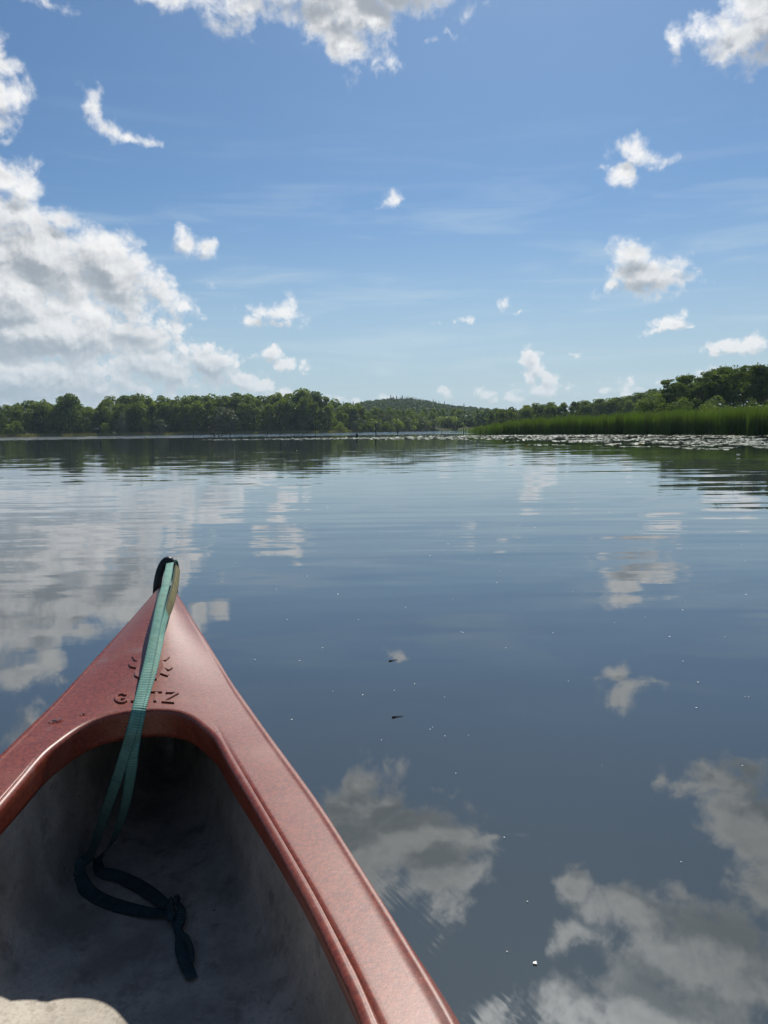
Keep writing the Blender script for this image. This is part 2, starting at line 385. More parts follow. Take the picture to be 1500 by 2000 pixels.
def web_mat(name, cA, cB, cE, dirt, shade_ramp=None):
    """woven webbing: UV x across, y along in metres"""
    m, N, b, out = mat(name)
    uv = N.n('ShaderNodeUVMap'); uv.uv_map = 'UVMap'
    ux, uy, _ = N.sep(uv.outputs[0])
    tc = N.n('ShaderNodeTexCoord')
    rib = N.m('MULTIPLY_ADD', N.m('SINE', N.m('MULTIPLY', uy, 950.0)), 0.5, 0.5)
    edge = N.ss(N.m('ABSOLUTE', N.m('SUBTRACT', ux, 0.5)), 0.36, 0.42)
    n = N.noise(tc.outputs['Object'], 30.0, 5, 0.65)
    c = N.mix(N.ss(n, 0.3, 0.7), cA, cB)
    c = N.mix(edge, c, cE)
    c = N.mul(N.m('MULTIPLY', N.m('SUBTRACT', 1.0, rib), 0.55), c, (0.45, 0.5, 0.5, 1))
    c = N.mix(N.m('MULTIPLY', N.ss(N.noise(tc.outputs['Object'], 11.0, 5, 0.6), 0.5, 0.75), dirt), c, (0.12, 0.115, 0.07, 1))
    if shade_ramp: c = N.mix(N.ss(N.m('ADD', uy, N.m('MULTIPLY', n, 0.10)), shade_ramp[0], shade_ramp[1], 0.0, 0.92), c, (0.030, 0.062, 0.066, 1))  # shade inside the canoe painted into the colour, deepening along the strap
    N.put(b.inputs['Base Color'], c); b.inputs['Roughness'].default_value = 0.75
    bp = N.n('ShaderNodeBump'); bp.inputs['Strength'].default_value = 0.6; bp.inputs['Distance'].default_value = 0.0012
    N.put(bp.inputs['Height'], N.m('ADD', rib, N.m('MULTIPLY', n, 0.6))); N.put(b.inputs['Normal'], bp.outputs[0])
    return m
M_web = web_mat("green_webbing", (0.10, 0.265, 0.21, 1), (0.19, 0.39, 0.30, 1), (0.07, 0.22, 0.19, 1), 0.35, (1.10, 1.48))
M_web_dark = web_mat("shade_toned_webbing", (0.020, 0.048, 0.055, 1), (0.042, 0.085, 0.088, 1), (0.020, 0.045, 0.052, 1), 0.5)  # same webbing, its colour darkened to paint in the shade on the floor
M_web_olive = web_mat("weathered_webbing", (0.12, 0.105, 0.030, 1), (0.21, 0.18, 0.060, 1), (0.09, 0.085, 0.03, 1), 0.5)

def plain(name, c, rough=0.6, var=0.3, scale=20.0, ior=1.45):
    m, N, b, out = mat(name)
    tc = N.n('ShaderNodeTexCoord')
    n = N.noise(tc.outputs['Object'], scale, 5, 0.6)
    N.put(b.inputs['Base Color'], N.mix(n, tuple(x * (1 - var) for x in c[:3]) + (1,), tuple(x * (1 + var) for x in c[:3]) + (1,)))
    b.inputs['Roughness'].default_value = rough; b.inputs['IOR'].default_value = ior
    return m
M_black = plain("black_plastic", (0.012, 0.012, 0.012), 0.45)
M_land = plain("meadow", (0.055, 0.075, 0.025), 0.95, 0.4, 0.05)
M_wood = plain("grey_wood", (0.04, 0.034, 0.028), 0.85, 0.4, 3.0)
M_speck = plain("pale_fluff", (0.75, 0.75, 0.72), 0.6, 0.1)
M_twig = plain("dark_twig", (0.015, 0.012, 0.010), 0.8)
M_petal_y = plain("yellow_petal", (0.75, 0.55, 0.05), 0.5, 0.1)
M_petal_w = plain("white_petal", (0.85, 0.85, 0.82), 0.5, 0.05)
def pad_mat():
    m, N, b, out = mat("lily_pad")
    geo = N.n('ShaderNodeNewGeometry')
    r = geo.outputs['Random Per Island']
    N.put(b.inputs['Base Color'], N.mix(r, (0.05, 0.085, 0.02, 1), (0.13, 0.15, 0.05, 1)))
    b.inputs['Roughness'].default_value = 0.42; b.inputs['IOR'].default_value = 1.5
    return m
M_pad = pad_mat()

# ------------------------------------------------------------------ mesh helpers
def mesh_obj(name, V, Fs, material, parent=None, smooth=True, uvs=None):
    me = bpy.data.meshes.new(name)
    V = np.asarray(V, dtype=np.float32)
    if isinstance(Fs, np.ndarray):
        n, k = Fs.shape
        me.vertices.add(len(V)); me.vertices.foreach_set('co', V.ravel())
        me.loops.add(n * k); me.loops.foreach_set('vertex_index', Fs.astype(np.int32).ravel())
        me.polygons.add(n)
        me.polygons.foreach_set('loop_start', np.arange(0, n * k, k, dtype=np.int32))
        me.polygons.foreach_set('loop_total', np.full(n, k, dtype=np.int32))
        me.update(calc_edges=True)
    else:
        me.from_pydata([tuple(map(float, v)) for v in V], [], [tuple(int(i) for i in f) for f in Fs]); me.update()
    me.polygons.foreach_set('use_smooth', np.full(len(me.polygons), smooth, dtype=bool))
    if uvs is not None:
        ul = me.uv_layers.new(name='UVMap')
        li = np.empty(len(me.loops), dtype=np.int32); me.loops.foreach_get('vertex_index', li)
        ul.data.foreach_set('uv', np.asarray(uvs, dtype=np.float32)[li].ravel())
    me.materials.append(material)
    o = bpy.data.objects.new(name, me); col.objects.link(o)
    if parent is not None: o.parent = parent
    return o
def tag(o, label=None, cat=None, group=None, kind=None):
    if label: o['label'] = label
    if cat: o['category'] = cat
    if group: o['group'] = group
    if kind: o['kind'] = kind
    return o
def empty(name, loc, label, cat, group=None, rz=0.0):
    o = bpy.data.objects.new(name, None); col.objects.link(o)
    o.location = tuple(map(float, loc)); o.rotation_euler = (0, 0, rz)
    return tag(o, label, cat, group)
def copy_tree(o, parent=None):
    c = o.copy(); col.objects.link(c)
    if parent is not None: c.parent = parent
    for ch in list(o.children): copy_tree(ch, c)
    return c

def tube(points, radii, n=8, cap=True):
    P = np.asarray(points, float); V = []; Fs = []
    radii = np.broadcast_to(np.asarray(radii, float), (len(P),))
    prev = None
    for i in range(len(P)):
        t = P[min(i + 1, len(P) - 1)] - P[max(i - 1, 0)]; t /= np.linalg.norm(t) + 1e-9
        if prev is None:
            a = np.array([0, 0, 1.0]) if abs(t[2]) < 0.9 else np.array([1.0, 0, 0])
            x = np.cross(t, a)
        else: x = prev - t * (prev @ t)
        x /= np.linalg.norm(x) + 1e-9; prev = x; y = np.cross(t, x)
        for k in range(n):
            th = 2 * math.pi * k / n
            V.append(P[i] + radii[i] * (math.cos(th) * x + math.sin(th) * y))
    for i in range(len(P) - 1):
        for k in range(n):
            Fs.append((i * n + k, i * n + (k + 1) % n, (i + 1) * n + (k + 1) % n, (i + 1) * n + k))
    if cap:
        Fs.append(tuple(range(n - 1, -1, -1))); Fs.append(tuple((len(P) - 1) * n + k for k in range(n)))
    return V, Fs
def merge(parts):
    V = []; Fs = []
    for v, f in parts:
        o = len(V); V += list(v); Fs += [tuple(i + o for i in ff) for ff in f]
    return V, Fs
def spline(pts, n):
    """Catmull-Rom through points, n samples, even by arc length"""
    P = np.asarray(pts, float)
    E = np.vstack([2 * P[0] - P[1], P, 2 * P[-1] - P[-2]])
    out = []
    for i in range(1, len(E) - 2):
        p0, p1, p2, p3 = E[i - 1], E[i], E[i + 1], E[i + 2]
        for t in np.linspace(0, 1, 24, endpoint=False):
            out.append(0.5 * (2 * p1 + (p2 - p0) * t + (2 * p0 - 5 * p1 + 4 * p2 - p3) * t * t + (3 * p1 - p0 - 3 * p2 + p3) * t ** 3))
    out.append(P[-1]); out = np.array(out)
    d = np.concatenate([[0], np.cumsum(np.linalg.norm(np.diff(out[:, :min(3, out.shape[1])], axis=0), axis=1))])
    tt = np.linspace(0, d[-1], n)
    return np.stack([np.interp(tt, d, out[:, k]) for k in range(out.shape[1])], axis=1)

# ------------------------------------------------------------------ the boat's frame
TIP = atz(325, 1147, 0.60); AXIS = 12.0
U = np.array([math.sin(R(AXIS)), -math.cos(R(AXIS)), 0.0])      # aft
VR = np.array([math.cos(R(AXIS)), math.sin(R(AXIS)), 0.0])      # to the right
LEN = 4.9; MID = LEN / 2
def B(s, v, z): return np.array([TIP[0], TIP[1], 0.0]) + U * s + VR * v + np.array([0, 0, z])
def sheer(s):
    s = LEN - s if s > MID else s
    return 0.42 + 0.18 * max(0.0, 1 - max(s, 0) / 1.9) ** 2
OUT = [(-.035, 0), (-.032, .010), (-.018, .021), (0.02, .031), (.1, .052), (.25, .089), (.41, .131), (.6, .177), (.75, .212), (.915, .255), (1.04, .287), (1.33, .361), (1.58, .412), (1.76, .446), (1.96, .478), (2.2, .495), (2.45, .50)]
APEX = .917
INN = [(.917, 0), (.920, .05), (.935, .095), (.968, .132), (1.022, .164), (1.083, .190), (1.2, .216), (1.37, .253), (1.55, .291), (1.71, .323), (1.85, .346), (1.95, .359), (2.2, .378), (2.45, .383)]
OS = np.array([o[0] for o in OUT]); OW = np.array([o[1] for o in OUT])
def halfw(s):
    s = LEN - s if s > MID else s
    return float(np.interp(s, OS, OW))
def crown_h(s, v):
    sb = min(s, LEN - s)
    w = max(halfw(s), 0.03)
    return float(np.interp(sb, [-.03, .08, .25, .45, .65, .9, 1.25, 1.6], [0, .030, .050, .046, .034, .017, .006, 0])) * max(0.0, 1 - (v * v / w / w + .01) ** .8)
def deck_z(s, v): return sheer(s) + crown_h(s, v)
def deck_px(x, y, lift=0.0):
    """(s, v) of the deck point seen at a place of the photograph"""
    s = 0.6; v = 0.0
    for _ in range(40):
        p = atz(x, y, deck_z(s, v) + lift) - TIP
        s = 0.5 * s + 0.5 * float(p @ U); v = float(p @ VR)
    return s, v
def on_s(x, y, s):
    """point seen at a place of the photograph in the cross plane s of the boat"""
    d = ray(x, y); t = ((TIP - EYE) @ U + s) / (d @ U)
    return EYE + d * t

# ------------------------------------------------------------------ land and water
M_water = water_mat()
AZR = [(-180, 260), (-120, 260), (-70, 330), (-40, 430), (-27, 440), (-12, 440), (-4, 450), (0, 490), (4, 560), (5.6, 575), (6.4, 420), (7.2, 262), (8.2, 195), (9.6, 165), (14, 140), (18.4, 128), (26.5, 107), (45, 95), (90, 130), (140, 220), (180, 260)]
AZA = np.array([a for a, _ in AZR]); AZD = np.array([d for _, d in AZR])
def shore(az): return np.interp(az, AZA, AZD)
HAZ = [(-30, 5), (-12, 8), (-6, 11), (-4, 16), (-2.9, 24), (-1.0, 33), (0.4, 35), (2.2, 35), (3.6, 30), (5.2, 24), (7.6, 20), (9.6, 16), (12, 12), (16, 10), (26, 10)]
def hill_h(az): return np.interp(az, [a for a, _ in HAZ], [h for _, h in HAZ])
def land_h(az, r):
    b = shore(az)
    k = np.clip((r - b) / 12.0, -1, 1)
    h = np.where(k < 0, -1.2 * np.abs(k) ** 0.7, 0.35 * k)
    far = np.clip((r - 480.0) / 620.0, 0, 1)
    return h + np.where(r > b, np.where(np.abs(az) < 60, hill_h(az), 8.0) * far ** 1.5, 0)
def sm_xy(az, r): return r * np.sin(np.radians(az)), r * np.cos(np.radians(az))
NA = 721
azs = np.linspace(-180, 180, NA)
offs = np.array([-40, -14, -8, -4, -1.5, 0, 2, 5, 9, 14, 22, 34, 50, 75, 110, 160, 230, 320, 430, 560, 800, 1200, 2000, 4000], float)
rows = []
for o in offs:
    r = shore(azs) + o
    x, y = sm_xy(azs, r); rows.append(np.stack([x, y, land_h(azs, r)], 1))
TV = np.concatenate(rows); TF = []
for i in range(len(offs) - 1):
    for j in range(NA - 1):
        TF.append((i * NA + j, (i + 1) * NA + j, (i + 1) * NA + j + 1, i * NA + j + 1))
tag(mesh_obj("ground", TV, np.array(TF)[:, ::-1], M_land), kind='structure')
wv = [(0, 0, 0)]; wf = []
for k in range(96):
    th = 2 * math.pi * k / 96; wv.append((900 * math.sin(th), 900 * math.cos(th), 0.0))
for k in range(96): wf.append((0, 1 + (k + 1) % 96, 1 + k))
tag(mesh_obj("water", wv, wf, M_water, smooth=False), kind='structure')

# ------------------------------------------------------------------ trees
def leaf_cards(C, size, r, flat=0.0):
    """quads at points C with random directions; two crossed triangles' worth each"""
    n = len(C)
    a = r.normal(size=(n, 3)); a /= np.linalg.norm(a, axis=1, keepdims=True)
    b = r.normal(size=(n, 3)); b -= a * (a * b).sum(1, keepdims=True); b /= np.linalg.norm(b, axis=1, keepdims=True)
    s = size * r.uniform(0.6, 1.3, (n, 1))
    q = np.stack([C + a * s * 0.62, C + b * s * 0.42 + a * s * 0.1, C - a * s * 0.55, C - b * s * 0.45], 1)
    V = q.reshape(-1, 3); Fq = np.arange(4 * n).reshape(n, 4)
    return V, Fq
def crown_points(kind, H, Wd, n, r):
    base = {'round': .07, 'tall': .06, 'pine': .45, 'bush': .02, 'willow': .08, 'open': .42}[kind]
    ncl = {'round': 34, 'tall': 36, 'pine': 20, 'bush': 16, 'willow': 30, 'open': 38}[kind]
    cs = []
    while len(cs) < ncl:
        t = r.uniform(0, 1); th = r.uniform(0, 2 * math.pi)
        if kind == 'round': pr = math.sin(math.pi * (0.12 + 0.86 * t)) ** 0.6
        elif kind == 'tall': pr = math.sin(math.pi * (0.16 + 0.80 * t)) ** 0.75
        elif kind == 'pine': pr = 0.45 + 0.65 * math.sin(math.pi * (0.1 + .85 * t))
        elif kind == 'open': pr = 0.35 + 0.75 * math.sin(math.pi * (0.2 + .75 * t)) ** .8
        elif kind == 'willow': pr = math.sin(math.pi * (0.25 + 0.70 * t)) ** 0.5
        else: pr = math.cos(t * 1.35) ** 0.6
        rad = Wd * 0.5 * pr * math.sqrt(r.uniform(0.25, 1.0)) * 0.85
        z = H * (base + (0.94 - base) * t)
        c = np.array([rad * math.cos(th), rad * math.sin(th), z])
        cs.append((c, r.uniform(0.12, 0.24) * Wd * (0.8 if kind == 'pine' else 0.62 if kind == 'open' else 1.0)))
    pts = []
    wsum = sum(q ** 2 for _, q in cs)
    for c, q in cs:
        k = max(4, int(n * q * q / wsum))
        d = r.normal(size=(k, 3)); d /= np.linalg.norm(d, axis=1, keepdims=True)
        rr = q * r.uniform(0.60, 1.0, (k, 1)) ** 0.5
        pp = c + d * rr * np.array([1.0, 1.0, 0.8 if kind != 'pine' else 0.55])
        if kind == 'open':
            st = r.uniform(0.5, 1.0); ax_ = r.normal(size=3) * np.array([1, 1, .35]); ax_ /= np.linalg.norm(ax_)
            pp = c + (pp - c) * np.array([1.25, 1.25, 0.6]) + ax_ * (r.uniform(-1, 1, (k, 1)) * q * st)
            sel = r.random(k) < 0.14
            pp[sel] += r.normal(size=(int(sel.sum()), 3)) * q * np.array([.5, .5, .35])
        if kind == 'willow': pp[:, 2] -= np.abs(r.normal(size=k)) * 0.06 * H
        pts.append(pp)
    pts = np.concatenate(pts); pts = pts[pts[:, 2] > 0.02 * H]
    return pts, [c for c, _ in cs]
def make_tree(kind, H, Wd, n, leaf, material, seed, name='deciduous_tree'):
    r = np.random.default_rng(seed)
    root = bpy.data.objects.new(name, None); col.objects.link(root)
    pts, cs = crown_points(kind, H, Wd, n, r)
    V, Fq = leaf_cards(pts, leaf, r)
    mesh_obj("crown", V, Fq, material, root, smooth=False)
    top = H * (0.82 if kind != 'bush' else 0.5)
    lean = r.normal(size=2) * 0.02 * H
    tr = np.array([[lean[0] * t * t, lean[1] * t * t, -0.3 + (top + 0.3) * t] for t in np.linspace(0, 1, 6)])
    rad = max(0.05, (0.019 if kind == 'open' else 0.013) * H)
    parts = [tube(tr, np.linspace(rad * 1.2, rad * 0.25, 6), 6)]
    for k in range(0, len(cs), 2 if kind not in ('pine', 'open') else 1):
        c = cs[k]
        zt = min(c[2] * r.uniform(0.55, 0.85), top); t = (zt + 0.3) / (top + 0.3)
        st = np.array([lean[0] * t * t, lean[1] * t * t, zt])
        mid = (st + c) / 2 + np.array([0, 0, -0.02 * H])
        parts.append(tube([st, mid, c], [rad * 0.45 * (1.1 - t), rad * 0.32 * (1.1 - t), rad * 0.1], 4, False))
    mesh_obj("trunk", *merge(parts), M_bark, root)
    root['h'] = H; root['k'] = kind + str(seed)
    LOOK[root['k']] = {'round': 'rounded ', 'tall': 'upright ', 'willow': 'soft ', 'open': 'open ', 'pine': 'flat topped ', 'bush': 'low '}[kind] + {'leaf_green': 'green', 'leaf_dark': 'dark green', 'leaf_light': 'light green', 'leaf_willow': 'grey green'}[material.name] + ' tree'
    return root
def make_conifer(H, Wd, n, leaf, seed):
    r = np.random.default_rng(seed)
    root = bpy.data.objects.new("spruce_tree", None); col.objects.link(root)
    pts = []
    lev = 11
    for i in range(lev):
        t = i / (lev - 1); z = H * (0.12 + 0.86 * t); rad = Wd * 0.5 * (1 - t) ** 0.85 + 0.1
        k = max(6, int(n * (1 - t + 0.12) / (lev * 0.62)))
        th = r.uniform(0, 2 * math.pi, k); q = rad * np.sqrt(r.uniform(0.05, 1, k)) * (0.8 + 0.3 * np.sin(th * 5 + i))
        pts.append(np.stack([q * np.cos(th), q * np.sin(th), z - q * 0.35 + r.normal(size=k) * 0.015 * H], 1))
    pts = np.concatenate(pts); pts = pts[pts[:, 2] > 0.05 * H]
    V, Fq = leaf_cards(pts, leaf, r)
    mesh_obj("crown", V, Fq, M_needle, root, smooth=False)
    mesh_obj("trunk", *tube([(0, 0, -0.3), (0, 0, H * 0.5), (0, 0, H * 0.97)], [0.014 * H, 0.009 * H, 0.03], 6), M_bark, root)
    root['h'] = H
    return root
LOOK = {}
ORD = ['first', 'second', 'third', 'fourth', 'fifth', 'sixth', 'seventh', 'eighth', 'ninth', 'tenth', 'eleventh', 'twelfth', 'thirteenth', 'fourteenth', 'fifteenth',
       'sixteenth', 'seventeenth', 'eighteenth', 'nineteenth', 'twentieth']
def relabel(rows, marks, tail, rest):
    """rows: {row: [(x, object)]}; marks: [(x, name)]. each tree named by its looks, its row and its count from a landmark"""
    for row, lst in rows.items():
        lst.sort(key=lambda q: q[0])
        cnt = {}
        for xx, o in lst:
            mk = [m_ for m_ in marks if m_[0] <= xx] or [marks[0]]
            mk = mk[-1]; cnt[mk] = cnt.get(mk, 0) + 1
            o['label'] = "%s, %s row%s, %s right of the %s" % (LOOK[o['k']], row, tail, ORD[min(cnt[mk], 20) - 1], mk[1])
PROTO_AT = (0, -5000, -200)
used = set()
def plant(proto, x, y, z, h, rz, label, cat, group, wide=1.0):
    if proto.name not in used: o = proto; used.add(proto.name)
    else: o = copy_tree(proto)
    s = h / proto['h']
    o.location = (float(x), float(y), float(z)); o.rotation_euler = (0, 0, rz); o.scale = (s * wide, s * wide, s)
    return tag(o, label, cat, group)
far = [make_tree('round', 18, 11, 2100, 0.85, M_leaf, 1), make_tree('tall', 20, 9.5, 2100, 0.85, M_leaf, 2), make_tree('round', 18, 12, 2100, 0.9, M_leaf_dark, 3),
       make_tree('tall', 20, 9, 2000, 0.85, M_leaf_dark, 4), make_tree('round', 17, 10, 2000, 0.85, M_leaf_light, 5), make_tree('tall', 21, 10, 2100, 0.8, M_leaf, 6), make_tree('round', 16, 11, 2000, .8, M_leaf, 7)]
bushes = [make_tree('bush', 5, 7, 700, 0.6, M_leaf, 20, 'bush'), make_tree('bush', 5, 6, 700, 0.6, M_leaf_grey, 21, 'bush'), make_tree('bush', 5, 7, 700, 0.6, M_leaf_light, 22, 'bush')]
willow = make_tree('willow', 12, 11, 1900, 0.7, M_leaf_grey, 30, 'willow_tree')
near_t = [make_tree('open', 16, 9, 5200, 0.42, M_leaf_dark, 40), make_tree('open', 17, 8.5, 5600, 0.42, M_leaf_dark, 41), make_tree('open', 16.5, 10, 5600, 0.42, M_leaf_dark, 42), make_tree('pine', 17, 9, 4800, 0.42, M_leaf_dark, 43)]
near_low = [make_tree('round', 11, 9, 4200, 0.42, M_leaf_dark, 45), make_tree('round', 10, 9, 4200, 0.42, M_leaf_dark, 46)]
near_bush = [make_tree('bush', 4, 5, 1400, 0.32, M_leaf_light, 47, 'bush'), make_tree('bush', 4, 5, 1400, 0.32, M_leaf, 48, 'bush')]
spruces = [make_conifer(17, 6.0, 420, 1.3, 50), make_conifer(16, 5.4, 420, 1.2, 51)]

# skyline of the wood on the left shore: place in the photograph -> height of the tops
SK = [(-120, 800), (0, 800), (45, 795), (80, 789), (105, 796), (135, 780), (165, 796), (200, 797), (220, 777), (250, 776), (280, 778), (300, 784), (320, 777), (340, 783), (380, 774), (420, 778), (450, 775), (480, 771), (505, 779), (530, 773), (560, 769), (590, 765), (620, 770), (650, 781), (668, 790), (690, 786), (715, 793), (760, 801)]
SKX = [a for a, _ in SK]; SKY = [b for _, b in SK]
def top_h(x, r, y): return (horizon(x) - y) * r / FPX + EYE[2]
def az_of(x): return azel(x, horizon(x))[0]
GRP_L = "broadleaf trees of the wood on the far left shore"
LAB_L = "green broadleaf tree in the dense wood along the far left shore"
x = -110.0; i = 0; rowsL = {}
while x < 700:
    for row, (dr, kh, jit) in enumerate(((14, 0.86, 0.10), (26, 1.0, 0.05), (40, 1.02, 0.04))):
        xx = x + random.uniform(-7, 7) + row * 5
        if abs(xx - 135) < 12 and row == 0: continue
        if 415 < xx < 470 and row == 0: continue
        az = az_of(xx); r = shore(az) + dr + random.uniform(-3, 3)
        px_, py_ = sm_xy(az, r); gz = float(land_h(az, r))
        h = (top_h(xx, r, np.interp(xx, SKX, SKY)) - gz) * kh * (1 + random.uniform(-jit, jit * 0.4))
        ot = plant(far[i % 7 if random.random() < .7 else random.randrange(7)], px_, py_, gz, max(h, 7), random.uniform(0, 6.28), LAB_L, 'tree', GRP_L, random.uniform(0.9, 1.15)); i += 1
        rowsL.setdefault(('front', 'middle', 'back')[row], []).append((xx, ot))
    x += random.uniform(19, 25)
def solo(proto, x, dr, ytop, label, cat, wide=1.0, group=None):
    az = az_of(x); r = shore(az) + dr
    px_, py_ = sm_xy(az, r); gz = float(land_h(az, r))
    return plant(proto, px_, py_, gz, top_h(x, r, ytop) - gz, random.uniform(0, 6.28), label, cat, group, wide)
solo(far[2], 135, 16, 777, "tall dark dome shaped tree standing above its neighbours near the left end of the shore", 'tree', 1.05)
solo(far[4], 85, 20, 787, "pale green rounded tree left of the tall dark dome shaped tree", 'tree', 1.1)
solo(far[3], 465, 34, 768, "dark flat topped tree rising just above the wood behind the silvery willow", 'tree', 0.9)
solo(far[4], 390, 9, 785, "yellowish green leafy tree standing left of the silvery willow", 'tree', 1.15)
solo(willow, 437, 8, 797, "silvery grey willow bulging out of the wood over the far shore", 'tree', 1.25)
solo(willow, 239, 6, 808, "small pale grey willow at the water's edge below the dark left wood", 'tree', 0.62)
solo(far[5], 590, 22, 764, "broad tree forming the highest crown of the left wood", 'tree', 1.1)
solo(far[4], 705, 16, 792, "narrow tree at the right end of the left wood beside a pale bush", 'tree', 0.75)
for xx, yt, k, lab in ((312, 824, 1, "low pale bush between the two grey willows"), (484, 832, 2, "light green bush right of the silvery willow"), (692, 825, 1, "grey green bush at the foot of the wood's right end"),
                       (665, 826, 2, "light green bush under the right slope of the left wood"), (30, 826, 0, "low green bush at the far left end of the shore"), (205, 829, 0, "small green bush just left of the small pale willow")):
    solo(bushes[k], xx, 5, yt, lab, 'bush', 1.0)
relabel(rowsL, [(-300, "shore's left end"), (135, "dome shaped tree"), (239, "small pale willow"), (437, "silvery willow"), (590, "wood's highest crown")], "", None)
# the lower trees across the inlet, in the middle
GRP_M = "trees along the inlet below the wooded hill"
x = 700.0; rowsM = {}
while x < 975:
    for row, (dr, yt) in enumerate(((12, 809), (34, 801), (60, 797))):
        xx = x + random.uniform(-6, 6) + 5 * row; az = min(az_of(xx), 5.6) if xx < 900 else az_of(xx)
        r = (575 if az > 4 else float(shore(az))) + dr; px_, py_ = sm_xy(az, r)
        if az > 5.6: r = 600 + dr * 1.3; px_, py_ = sm_xy(az, r)
        gz = float(land_h(az, r))
        h = max(top_h(xx, r, yt + random.uniform(-3, 5)) - gz, 7)
        ot = plant((far + [willow])[random.randrange(8) if row == 0 else random.randrange(7)], px_, py_, gz, h, random.uniform(0, 6.28), "mid green tree in the rows by the inlet below the wooded hill", 'tree', GRP_M, random.uniform(0.9, 1.2)); rowsM.setdefault(('front', 'middle', 'back')[row], []).append((xx, ot))
    x += random.uniform(17, 22)
for k, xx in enumerate(np.arange(698, 965, 9.5)):
    xx += random.uniform(-3, 3); az = min(az_of(xx), 5.6) if xx < 900 else az_of(xx); r = (575 if az > 4 else float(shore(az))) + 6
    if az > 5.6: r = 596
    px_, py_ = sm_xy(az, r); gz = float(land_h(az, r))
    plant(bushes[k % 3], px_, py_, gz, random.uniform(5.0, 8.5), random.uniform(0, 6.28), "low bush at the inlet's edge under the hill, %s from the left wood" % (ORD + ['twenty-%s' % q for q in ORD[:9]])[k], 'bush', "bushes along the inlet", 1.25)
relabel(rowsM, [(600, "left wood"), (734, "lone dark stake"), (863, "reedside stake")], " under the hill", None)
# dark wood behind the reeds
GRP_D = "trees of the dark wood behind the reed bed"
DK = [(960, 803), (1000, 798), (1040, 791), (1080, 788), (1150, 786), (1200, 779), (1270, 770), (1330, 766)]
x = 955.0; rowsD = {}
while x < 1330:
    for row, (r, kh) in enumerate(((385, 0.88), (400, 1.0), (420, 1.02))):
        xx = x + random.uniform(-6, 6) + 5 * row; az = az_of(xx); px_, py_ = sm_xy(az, r); gz = float(land_h(az, r))
        h = (top_h(xx, r, np.interp(xx, [a for a, _ in DK], [b for _, b in DK])) - gz) * kh * random.uniform(0.93, 1.03)
        ot = plant(random.choice((far[2], far[3], far[0], far[3])), px_, py_, gz, max(h, 6), random.uniform(0, 6.28), "dark green tree in the low wood behind the reed bed", 'tree', GRP_D, random.uniform(0.9, 1.15)); rowsD.setdefault(('front', 'middle', 'back')[row], []).append((xx, ot))
    x += random.uniform(17, 23)
relabel(rowsD, [(900, "reed bed's tip"), (1045, "tall thunderhead cloud")], " behind the reeds", None)
# tall open trees on the right
GRP_R = "tall open trees on the right bank"
TR = [(1275, 764), (1300, 748), (1330, 738), (1360, 738), (1380, 733), (1405, 726), (1440, 723), (1480, 721), (1520, 720), (1570, 716), (1640, 712)]
for k, xx in enumerate((1312, 1334, 1352, 1374, 1398, 1411, 1432, 1450, 1468, 1484, 1503, 1522, 1545, 1575, 1610)):
    r = 205 + (k % 3) * 9; az = az_of(xx); px_, py_ = sm_xy(az, r); gz = float(land_h(az, r))
    h = top_h(xx, r, np.interp(xx, [a for a, _ in TR], [b for _, b in TR]) + random.uniform(-2, 5)) - gz
    lab_t = 'tall dark tree with bare lower trunk behind the reeds, %s from the row\'s left end' % ORD[k]
    plant(near_t[k % 4], px_, py_, gz, h, random.uniform(0, 6.28), lab_t, 'tree', GRP_R, random.uniform(0.85, 1.1))
for k, (xx, yt) in enumerate(((1272, 775), (1300, 768), (1330, 775), (1360, 778), (1395, 772), (1430, 780), (1465, 776), (1500, 778), (1540, 775))):
    r = 196 + (k % 2) * 8; az = az_of(xx); px_, py_ = sm_xy(az, r); gz = float(land_h(az, r))
    h = top_h(xx, r, yt + (0 if k == 0 else 9)) - gz
    lab, gr = ("low leafy tree under the tall row, %s right of the spreading light tree" % ORD[max(k - 1, 0)], "low trees under the tall row")
    if k == 0: lab, gr = "spreading light green tree at the left end of the tall row", None
    plant(near_low[k % 2], px_, py_, gz, h, random.uniform(0, 6.28), lab, 'tree', gr, 1.15)
for k, xx in enumerate((1385, 1404, 1428, 1462, 1490, 1512)):
    r = 175; az = az_of(xx); px_, py_ = sm_xy(az, r); gz = float(land_h(az, r))
    plant(near_bush[k % 2], px_, py_, gz, top_h(xx, r, 797 + (k % 3) * 2) - gz, random.uniform(0, 6.28), "pale green bush just above the reeds under the tall trees, %s from the left" % ORD[k], 'bush', "bushes behind the reeds", 1.0)

# spruces on the hill top, told apart against the sky
HT = [(665, 786), (700, 784), (730, 776), (760, 774), (800, 774), (840, 781), (880, 788), (910, 789), (950, 794), (1000, 799)]
for k, xx in enumerate([672, 692] + list(np.arange(764, 822, 3.6)) + list(np.arange(824, 872, 5.5)) + [884, 906, 990, 996]):
    xx += random.uniform(-1.5, 1.5); r = 1085 + random.uniform(-10, 10); az = az_of(xx); px_, py_ = sm_xy(az, r); gz = float(land_h(az, r))
    h = top_h(xx, r, np.interp(xx, [a for a, _ in HT], [b for _, b in HT]) + random.uniform(-2, 3)) - gz
    plant(spruces[k % 2], px_, py_, gz, max(h, 9), random.uniform(0, 6.28), "dark pointed spruce on the ridge of the wooded hill, %s from the left" % (ORD + ['twenty-' + q for q in ORD[:9]] + ['thirtieth'] + ['thirty-' + q for q in ORD[:9]])[k], 'tree', "spruces on the ridge of the hill", random.uniform(0.8, 1.1))

